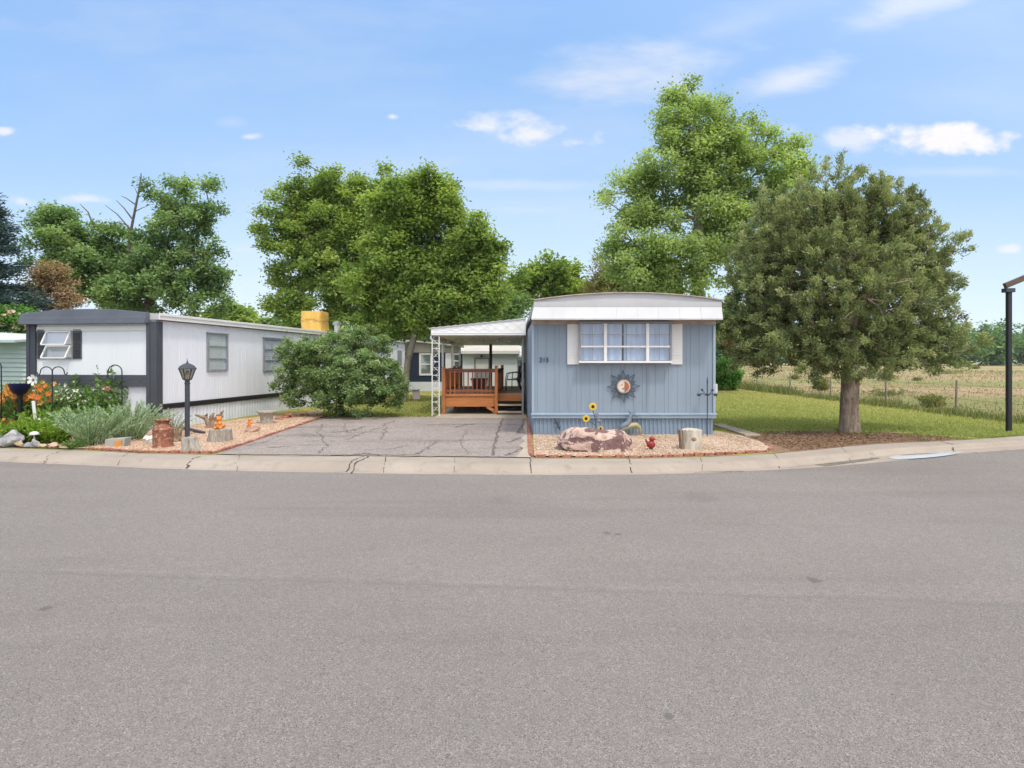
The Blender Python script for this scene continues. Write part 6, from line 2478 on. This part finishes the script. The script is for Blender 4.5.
# ------------------------------------------------------------------ flower bed plants
def spray_plant(name, label, c, ns, h, spread, lf, lw, mat, seed, arch_=.35, per=26, cat='plant', flower=None, fsize=.05, fper=8, fz=.85, up=.5, group=None, width=1.0):
    """plant of many arching stems carrying narrow leaves, with optional blossoms near the tips"""
    root = thing(name, label, cat, c, 0, group)
    r = np.random.default_rng(seed)
    cv, LP, LD, FP = [], [], [], []
    for _ in range(ns):
        t = r.uniform(0, 2 * PI)
        q = math.sqrt(r.random())
        b = np.array([c[0] + math.cos(t) * q * spread * .35 * width, c[1] + math.sin(t) * q * spread * .3, c[2]])
        hh = h * r.uniform(.6, 1.1) * (1 - .25 * q)
        out = spread * q * r.uniform(.6, 1.1)
        s = np.linspace(0, 1, 6)
        p = np.stack([b[0] + math.cos(t) * out * width * (s ** 1.3), b[1] + math.sin(t) * out * .8 * (s ** 1.3), b[2] + hh * (s - arch_ * .4 * s ** 3)], 1)
        cv.append((p, np.linspace(.006, .003, 6)))
        u = r.random(per) ** .8
        L = np.stack([np.interp(u, s, p[:, i]) for i in range(3)], 1)
        LP.append(L)
        tang = unit(np.stack([np.interp(u, s, np.gradient(p[:, i])) for i in range(3)], 1))
        LD.append(tang * up + r.normal(size=(per, 3)) * .6)
        FP.append(p[-1] + np.array([0, 0, 0]))
        FP.append(p[-2])
    V, Fq = stem_geo(cv, 3)
    np_mesh('stems', V, Fq, M['stem'], root, r.random(len(Fq)))
    LP = np.concatenate(LP); LD = np.concatenate(LD)
    n = len(LP)
    V, Fq = leaf_geo(LP, LD, r.normal(size=(n, 3)) + np.array([0, 0, .6]), lf * r.uniform(.6, 1.3, n), lw * r.uniform(.6, 1.3, n))
    np_mesh('foliage', V, Fq, mat, root, .5 + r.normal(size=n) * .22)
    if flower is not None:
        FP = np.array([p for p in FP if p[2] > c[2] + h * fz * .6])
        FP = FP[r.permutation(len(FP))[:int(len(FP) * .75)]]
        k = fper
        ang = np.tile(np.arange(k) * 2 * PI / k, len(FP))
        ci = np.repeat(np.arange(len(FP)), k)
        tilt = unit(np.stack([r.normal(size=len(FP)) * .5, -np.abs(r.normal(size=len(FP))) - .4, np.full(len(FP), .55)], 1))
        e1 = unit(np.cross(tilt, np.array([0, 0, 1.]))); e2 = np.cross(tilt, e1)
        d = e1[ci] * np.cos(ang)[:, None] + e2[ci] * np.sin(ang)[:, None] + tilt[ci] * .35
        fs_ = fsize * r.uniform(.7, 1.2, len(FP))[ci]
        V, Fq = leaf_geo(FP[ci], d, tilt[ci], fs_, fs_ * .55)
        np_mesh('blossoms', V, Fq, flower, root, np.repeat(r.random(len(FP)), k))
    return root


def gc(px, py):
    p = G(px, py)
    return (p.x, p.y, .015)


spray_plant('silver_sage', 'silvery green sage clump nearest the pavement left of the paver', gc(90, 445.5), 80, .98, .72, .07, .016, FOL['sage'], 401, per=90, up=2.2)
spray_plant('silver_sage', 'silvery green sage clump leaning toward the rusty milk can', gc(128, 440.5), 90, 1.02, .78, .07, .016, FOL['sage'], 403, per=90, up=2.2)
spray_plant('lavender_bush', 'thin grey-green wisps of sage beside the corner of the white home', gc(172, 432), 26, .62, .45, .06, .014, FOL['sage'], 404, per=22)
spray_plant('daisy_clump', 'white daisies in front of the white home, left of the hooks', gc(50, 431), 120, 1.36, .62, .10, .035, FOL['herb'], 405, flower=FOL['white_fl'], fsize=.036)
spray_plant('daisy_clump', 'white daisies below the dark band between both shepherd hooks', gc(72, 430), 130, 1.34, .66, .10, .035, FOL['herb'], 407, flower=FOL['white_fl'], fsize=.036)
spray_plant('daisy_clump', 'white daisies at the foot of the single shepherd hook', gc(98, 430), 110, 1.28, .55, .10, .035, FOL['herb'], 409, flower=FOL['white_fl'], fsize=.034)
spray_plant('tall_perennial', 'tall leafy stems with one pink bloom by the single hook', gc(106, 431), 30, 1.85, .40, .13, .05, FOL['herb'], 411, per=34)
spray_plant('tall_perennial', 'tall green feathery stems right of the double hook', gc(78, 429), 22, 1.7, .36, .12, .03, FOL['herb'], 413, per=36)
spray_plant('climbing_plant', 'spreading green branch leaning on the white end wall near the corner', gc(133, 428), 30, 1.15, .66, .12, .06, FOL['herb'], 415, arch_=1.0, per=26)
spray_plant('daylily_clump', 'orange daylilies in front of the navy planter', gc(27, 432), 34, 1.55, .42, .22, .024, FOL['herb'], 417, flower=FOL['orange_fl'], fsize=.10, fper=6)
spray_plant('daylily_clump', 'orange daylilies just left of the navy planter', gc(16, 434), 20, 1.42, .34, .22, .024, FOL['herb'], 418, flower=FOL['orange_fl'], fsize=.09, fper=6)
spray_plant('daylily_clump', 'orange daylilies at the left edge of the picture', gc(3, 434), 30, 1.2, .42, .22, .024, FOL['herb'], 419, flower=FOL['orange_fl'], fsize=.095, fper=6)
spray_plant('daylily_clump', 'pale orange daylilies beside the white pinwheel', gc(44, 434), 20, 1.45, .38, .22, .024, FOL['herb'], 421, flower=FOL['orange_fl'], fsize=.08, fper=6)
spray_plant('red_flower_plant', 'low red flowers at the left edge above the grey rocks', gc(5, 440), 22, .48, .36, .09, .04, FOL['herb'], 423, flower=FOL['red_fl'], fsize=.06)
spray_plant('peach_flower_plant', 'peach-coloured blooms left of the white stake', gc(20, 438), 12, .56, .25, .09, .04, FOL['herb'], 424, flower=FOL['orange_fl'], fsize=.07)
spray_plant('lavender_flower_plant', 'pale purple blossom cluster over the grey rocks at the left edge', gc(-2, 443), 16, .36, .22, .07, .03, FOL['herb'], 425, flower=FOL['purple_fl'], fsize=.06)
for i, (px, py, w, txt) in enumerate(((16, 444, .40, 'lime green leafy mound behind the tan rocks'), (36, 443, .45, 'lime green leafy mound behind the white mushroom'), (55, 444, .42, 'lime green leafy mound left of the silver sage'),
                                      (45, 439, .5, 'yellow-green foliage mound under the white daisies'), (72, 437, .5, 'green foliage mound between daisies and silver sage'), (98, 437, .5, 'green foliage mound behind both sage clumps'))):
    spray_plant('leafy_plant', txt, gc(px, py), 60, (.52, .55, .5, .8, .8, .8)[i], w, .12, .045, FOL['lime'] if i < 4 else FOL['herb'], 431 + i, per=26, group='leafy mounds in the flower bed')
spray_plant('weed_tuft', 'small green weed tuft at the pavement edge under the sage', gc(74, 449), 30, .2, .3, .05, .02, FOL['herb'], 451, per=16)
spray_plant('white_flower_plant', 'small white-flowered plant between the rocks and white stake', gc(40, 441), 22, .5, .25, .07, .03, FOL['sage'], 453, flower=FOL['white_fl'], fsize=.045)

# pink ball bloom
pk_ = bpy.data.objects['tall_perennial']
V, Fq, tint = leaf_cloud(np.array([P(107, 388.5, G(106, 431).y - .1)]), 60, .07, .06, .05, 461, .2)
np_mesh('bloom', V, Fq, FOL['pink_fl'], pk_, tint)

# border rocks
for i, (px, py, sx_, sz_, mat, txt) in enumerate((
        (6, 448, .52, .38, 'rock_grey', 'largest grey border rock at the left edge of the pavement'), (-8, 447, .4, .3, 'rock_grey', 'grey border rock cut by the left picture edge'),
        (14.5, 448.2, .22, .14, 'rock_tan', 'small tan border rock right of the largest grey rock'), (23, 448.4, .22, .12, 'rock_grey', 'flat grey border rock below the mushroom'),
        (30, 448.5, .26, .2, 'rock_grey', 'angular grey border rock beside the white mushroom'), (38.5, 448.8, .18, .12, 'rock_tan', 'low greenish tan border rock between grey and pink rocks'),
        (48.5, 449, .26, .16, 'rock_pink', 'pink border rock nearest the silver sage'), (4, 434, .3, .34, 'rock_pink', 'pink rock standing above the largest grey rock'))):
    rock('border_rock', txt, (G(px, py).x, G(px, py).y + .1, 0), (sx_, sx_ * .7, sz_), M[mat], 60 + i, group='rocks along the flower bed')

# white mushroom ornament
mc = G(28.5, 447)
mh = thing('mushroom_ornament', 'little white mushroom ornament among the border rocks', 'ornament', (mc.x, mc.y + .15, 0))
mb = MB()
mb.lathe([(.026, -.02), (.02, .1), (.018, .2), (.014, .24)], (mc.x, mc.y + .15, 0), 12)
mb.build('stalk', M['ivory'], mh, smooth=True)
mb = MB()
mb.lathe([(.015, .235), (.085, .228), (.095, .24), (.075, .275), (.04, .295), (.01, .30)], (mc.x, mc.y + .15, 0), 18)
mb.build('cap', M['white_metal'], mh, smooth=True)

# shepherd hooks, pinwheel, stake, planter
hc = P(52.3, 385, 13.6)
hk = thing('shepherd_hook', 'black double shepherd hook in front of the white home window', 'garden hook', (hc.x, 13.6, 0))
mb = MB()
zt_ = PZ(371, 13.6)
mb.tube([(hc.x, 13.6, -.05), (hc.x, 13.6, zt_)], .014, 8)
mb.build('pole', M['black'], hk)
for s in (-1, 1):
    mb = MB()
    R = .135
    pts = [(hc.x, 13.6, zt_ - .12)] + [(hc.x + s * (R - R * math.cos(a)) * 1.0, 13.6, zt_ - .02 + R * .85 * math.sin(a)) for a in [q * PI / 12 for q in range(1, 13)]]
    pts += [(hc.x + s * (2 * R + .01), 13.6, zt_ - .06), (hc.x + s * (2 * R + .035), 13.6, zt_ - .09), (hc.x + s * (2 * R + .065), 13.6, zt_ - .06), (hc.x + s * (2 * R + .065), 13.6, zt_ - .03)]
    mb.tube(pts, .012, 8)
    mb.build('hook', M['black'], hk, smooth=True)
hx = P(122, 380, 13.7).x
hk = thing('shepherd_hook', 'black single arched shepherd hook beside the pink bloom', 'garden hook', (hx, 13.7, 0))
zt_ = PZ(372, 13.7)
mb = MB()
R = .16
mb.tube([(hx, 13.7, -.05), (hx, 13.7, zt_)] + [(hx - R + R * math.cos(a), 13.7, zt_ + R * math.sin(a)) for a in [q * PI / 12 for q in range(1, 13)]] + [(hx - 2 * R, 13.7, zt_ - .14)], .012, 8)
mb.build('hook', M['black'], hk, smooth=True)
hx = P(1.3, 380, 13.0).x
hk = thing('shepherd_hook', 'thin black garden pole at the left edge before the mint siding', 'garden hook', (hx, 13.0, 0))
mb = MB()
zt_ = PZ(366, 13)
mb.tube([(hx, 13, -.05), (hx, 13, zt_), (hx - .03, 13, zt_ + .07), (hx - .1, 13, zt_ + .1), (hx - .17, 13, zt_ + .06), (hx - .18, 13, zt_)], .013, 8)
mb.build('hook', M['black'], hk, smooth=True)
wc = P(34.5, 380, 13.3)
pw = thing('pinwheel', 'white pinwheel on a stake among the orange daylilies', 'pinwheel', (wc.x, 13.3, 0))
mb = MB()
mb.tube([(wc.x + .02, 13.3, -.05), (wc.x + .02, 13.3, wc.z)], .007, 8)
mb.build('rod', M['grey_metal'], pw)
for k in range(6):
    t = PI / 6 + k * PI / 3
    d = Vector((math.cos(t), 0, math.sin(t))); s = Vector((-math.sin(t), 0, math.cos(t)))
    mb = MB()
    c0 = Vector((wc.x, 13.26, wc.z))
    pts = [c0 + d * .02, c0 + d * .06 - s * .04, c0 + d * .115 - s * .03 + Vector((0, -.02, 0)), c0 + d * .12 + s * .03 + Vector((0, -.03, 0)), c0 + d * .06 + s * .03 + Vector((0, -.01, 0))]
    mb.add(pts + [p + Vector((0, .004, 0)) for p in pts], [(0, 1, 2, 3, 4), (9, 8, 7, 6, 5)] + [(i, i + 5, (i + 1) % 5 + 5, (i + 1) % 5) for i in range(5)])
    mb.build('blade', M['white_metal'], pw)
sc_ = P(35.5, 413, 13.2)
wsn = thing('white_stake', 'short leaning white painted stake below the orange lilies', 'stake', (sc_.x, 13.2, 0))
mb = MB()
mb.bar((sc_.x + .05, 13.2, 0), (P(32.5, 401, 13.2).x, 13.22, PZ(401, 13.2)), .06, .03, (0, 1, 0))
mb.build('board', M['white_metal'], wsn, bevel=.006)
nc = P(20, 384, 14.2)
npb = thing('planter', 'navy blue bowl planter on a stem behind the orange daylilies', 'planter', (nc.x, 14.2, 0))
mb = MB()
zt_ = PZ(383.5, 14.2)
mb.lathe([(.07, zt_ - .26), (.13, zt_ - .22), (.19, zt_ - .13), (.225, zt_ - .04), (.235, zt_), (.215, zt_ - .01), (.1, zt_ - .08)], (nc.x, 14.2, 0), 24)
mb.build('bowl', M['navy_pl'], npb, smooth=True, autos=50)
mb = MB()
mb.lathe([(.17, -.02), (.15, .05), (.05, .12), (.05, zt_ - .30), (.07, zt_ - .262)], (nc.x, 14.2, 0), 18)
mb.build('pedestal', M['black'], npb, smooth=True, autos=50)

# ------------------------------------------------------------------ light, sky, camera
EL = math.radians(62)
az = Vector((.48, -.88)).normalized()
sd = Vector((az.x * math.cos(EL), az.y * math.cos(EL), math.sin(EL)))
sun = bpy.data.lights.new('sun', 'SUN')
sun.energy = 2.0
sun.angle = math.radians(6)
sun.color = (1.0, .945, .865)
so = bpy.data.objects.new('sun', sun)
so.rotation_euler = sd.to_track_quat('Z', 'Y').to_euler()
so.location = (0, 0, 30)
COL.objects.link(so)

world = bpy.data.worlds.new('World')
SC.world = world
world.use_nodes = True
nt = world.node_tree
for n in list(nt.nodes):
    nt.nodes.remove(n)
g = N(nt)
out = g.node('ShaderNodeOutputWorld')
bg = g.node('ShaderNodeBackground')
g.link(bg.outputs[0], out.inputs[0])
sky = g.node('ShaderNodeTexSky')
sky.sky_type = 'NISHITA'
sky.sun_disc = False
sky.sun_elevation = EL
sky.sun_rotation = math.atan2(az.x, az.y)
sky.altitude = 1600
sky.air_density = 1.0
sky.dust_density = 1.2
sky.ozone_density = 1.0
tc = g.node('ShaderNodeTexCoord').outputs['Generated']
sp_ = g.node('ShaderNodeSeparateXYZ')
g.link(tc, sp_.inputs[0])
dxn, dyn, dzn = sp_.outputs
# clouds live on the sky vault: bearing (x/|y|) and height (z/|y|) of each bank
ay = g.math('MAXIMUM', g.math('ABSOLUTE', dyn), .02)
u = g.math('DIVIDE', dxn, ay)
v = g.math('DIVIDE', dzn, ay)
cmb = g.node('ShaderNodeCombineXYZ')
g.link(u, cmb.inputs[0]); g.link(v, cmb.inputs[1]); g.link(g.math('SIGN', dyn), cmb.inputs[2])
uv = cmb.outputs[0]
def nz_(scale, detail, sx=1.0, sy=1.0, off=0.0):
    mp = g.node('ShaderNodeMapping')
    g.link(uv, mp.inputs[0])
    mp.inputs['Scale'].default_value = (sx, sy, 1)
    mp.inputs['Location'].default_value = (off, off * .7, 0)
    return g.noise(scale, detail, .6, mp.outputs[0])
puff = nz_(11, 8, 1, 1.6)
wisp = nz_(7, 5, .8, 2.2, 3.3)
cov = None
front = g.math('GREATER_THAN', dyn, 0.0)
CL = [  # px, py, half-width, half-height, strength, crispness, wispy
    (945, 140, 80, 21, 1.0, .2, 0), (852, 142, 38, 15, .65, .5, 0), (492, 127, 44, 14, .85, .45, 0), (530, 135, 44, 16, .85, .45, 0), (578, 143, 36, 14, .8, .45, 0), (640, 70, 90, 34, .62, .9, 1),
    (795, 78, 62, 16, .62, .9, 1), (905, 8, 66, 18, .5, .9, 1), (720, 30, 90, 16, .22, .9, 1), (88, 200, 26, 8, .75, .4, 0), (22, 201, 14, 7, .6, .5, 0), (5, 132, 12, 5, .8, .4, 0), (250, 137, 11, 4, .6, .5, 0),
    (232, 122, 16, 8, .2, .9, 1), (393, 117, 7, 4, .8, .4, 0), (1010, 249, 13, 6, .7, .4, 0), (520, 185, 80, 6, .30, .9, 1), (520, 210, 70, 5, .22, .9, 1), (950, 172, 90, 6, .25, .9, 1),
    (790, 130, 18, 8, .4, .6, 0), (240, 250, 30, 10, .4, .8, 0), (760, 12, 120, 20, .12, .9, 1)]
for px, py, rx, ry, st, soft, w in CL:
    cu, cv_ = (px - CX) / F, (HZ - py) / F
    du = g.math('SUBTRACT', u, cu)
    dv = g.math('SUBTRACT', v, cv_)
    if w and ry > 8:
        dv = g.math('SUBTRACT', dv, g.math('MULTIPLY', du, .25))
    a = g.math('DIVIDE', du, rx / F * 1.12)
    b = g.math('DIVIDE', dv, ry / F * 1.12)
    if not w:                                            # flatter foot, rounder head
        b = g.math('MULTIPLY', b, g.math('ADD', 1.0, g.math('MULTIPLY', g.math('LESS_THAN', b, 0.0), .35)))
    d = g.math('SQRT', g.math('ADD', g.math('MULTIPLY', a, a), g.math('MULTIPLY', b, b)))
    d = g.math('ADD', g.math('SUBTRACT', 1.2 if w else .95, d), g.math('MULTIPLY', g.math('SUBTRACT', wisp if w else puff, .5), 2.6 if w else 3.2))
    mset = g.rng(d, -.1, .55 + soft * 1.0, 0, st)
    cov = mset if cov is None else g.math('MAXIMUM', cov, mset)
cov = g.math('MULTIPLY', cov, front)
veil = g.math('MULTIPLY', g.rng(nz_(2.2, 6, .5, 1.8, 7.7), .42, .8), .28)
cov = g.math('MAXIMUM', cov, veil)
SKYK = 1.0
lift = g.rng(v, .62, .0, .72, .95)                       # bright summer haze thickening towards the horizon
hz_ = g.ramp(g.rng(v, 0, .62, 0, 1, False), [(0, (.66, .73, .755)), (.2, (.52, .635, .735)), (.5, (.34, .50, .72)), (1, (.21, .41, .75))])
hz_ = g.mix(1.0, hz_, (9.0, 9.1, 9.3), 'MULTIPLY')
skyc = g.mix(lift, sky.outputs[0], hz_)
skyc = g.mix(cov, skyc, (6.05, 5.95, 6.05))
# added fill light: sky brightened round the sun, unseen behind the camera
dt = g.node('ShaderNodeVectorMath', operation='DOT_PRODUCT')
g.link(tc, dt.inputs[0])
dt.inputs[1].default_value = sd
fill_glow = g.math('POWER', g.math('MAXIMUM', dt.outputs['Value'], 0.0), 1.7)
skyc = g.mix(g.math('MULTIPLY', fill_glow, .85), skyc, (18.5, 17.2, 15.6))
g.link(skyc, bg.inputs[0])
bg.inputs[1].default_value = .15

# summer haze: one closed box of even, thin air round everything
mb = MB()
mb.box(-640, 640, -80, 940, -1.15, 22)
m = bpy.data.materials.new('thin_haze')
m.use_nodes = True
for n in list(m.node_tree.nodes):
    m.node_tree.nodes.remove(n)
ho = m.node_tree.nodes.new('ShaderNodeOutputMaterial')
pv_ = m.node_tree.nodes.new('ShaderNodeVolumePrincipled')
pv_.inputs['Color'].default_value = (.86, .92, 1, 1)
pv_.inputs['Density'].default_value = .00018
pv_.inputs['Anisotropy'].default_value = .2
m.node_tree.links.new(pv_.outputs[0], ho.inputs['Volume'])
hb = mb.build('haze', m)
hb['kind'] = 'stuff'
tag(hb, 'thin pale summer haze over the meadow and far trees')

cam = bpy.data.cameras.new('camera')
cam.sensor_width = 36
cam.lens = F / 1024 * 36
cam.shift_y = -(384 - HZ) / 1024
cam.clip_start = .05
cam.clip_end = 6000
co = bpy.data.objects.new('camera', cam)
co.location = (0, 0, H)
co.rotation_euler = (PI / 2, 0, 0)
COL.objects.link(co)
SC.camera = co

vs_ = SC.view_settings
vs_.view_transform = 'Standard'
vs_.look = 'None'
vs_.exposure = .12
vs_.gamma = 1
SC.render.resolution_x, SC.render.resolution_y = 1024, 768
SC.cycles.use_denoising = True
SC.cycles.max_bounces = 12
SC.cycles.diffuse_bounces = 8
SC.cycles.transmission_bounces = 6
SC.cycles.transparent_max_bounces = 8
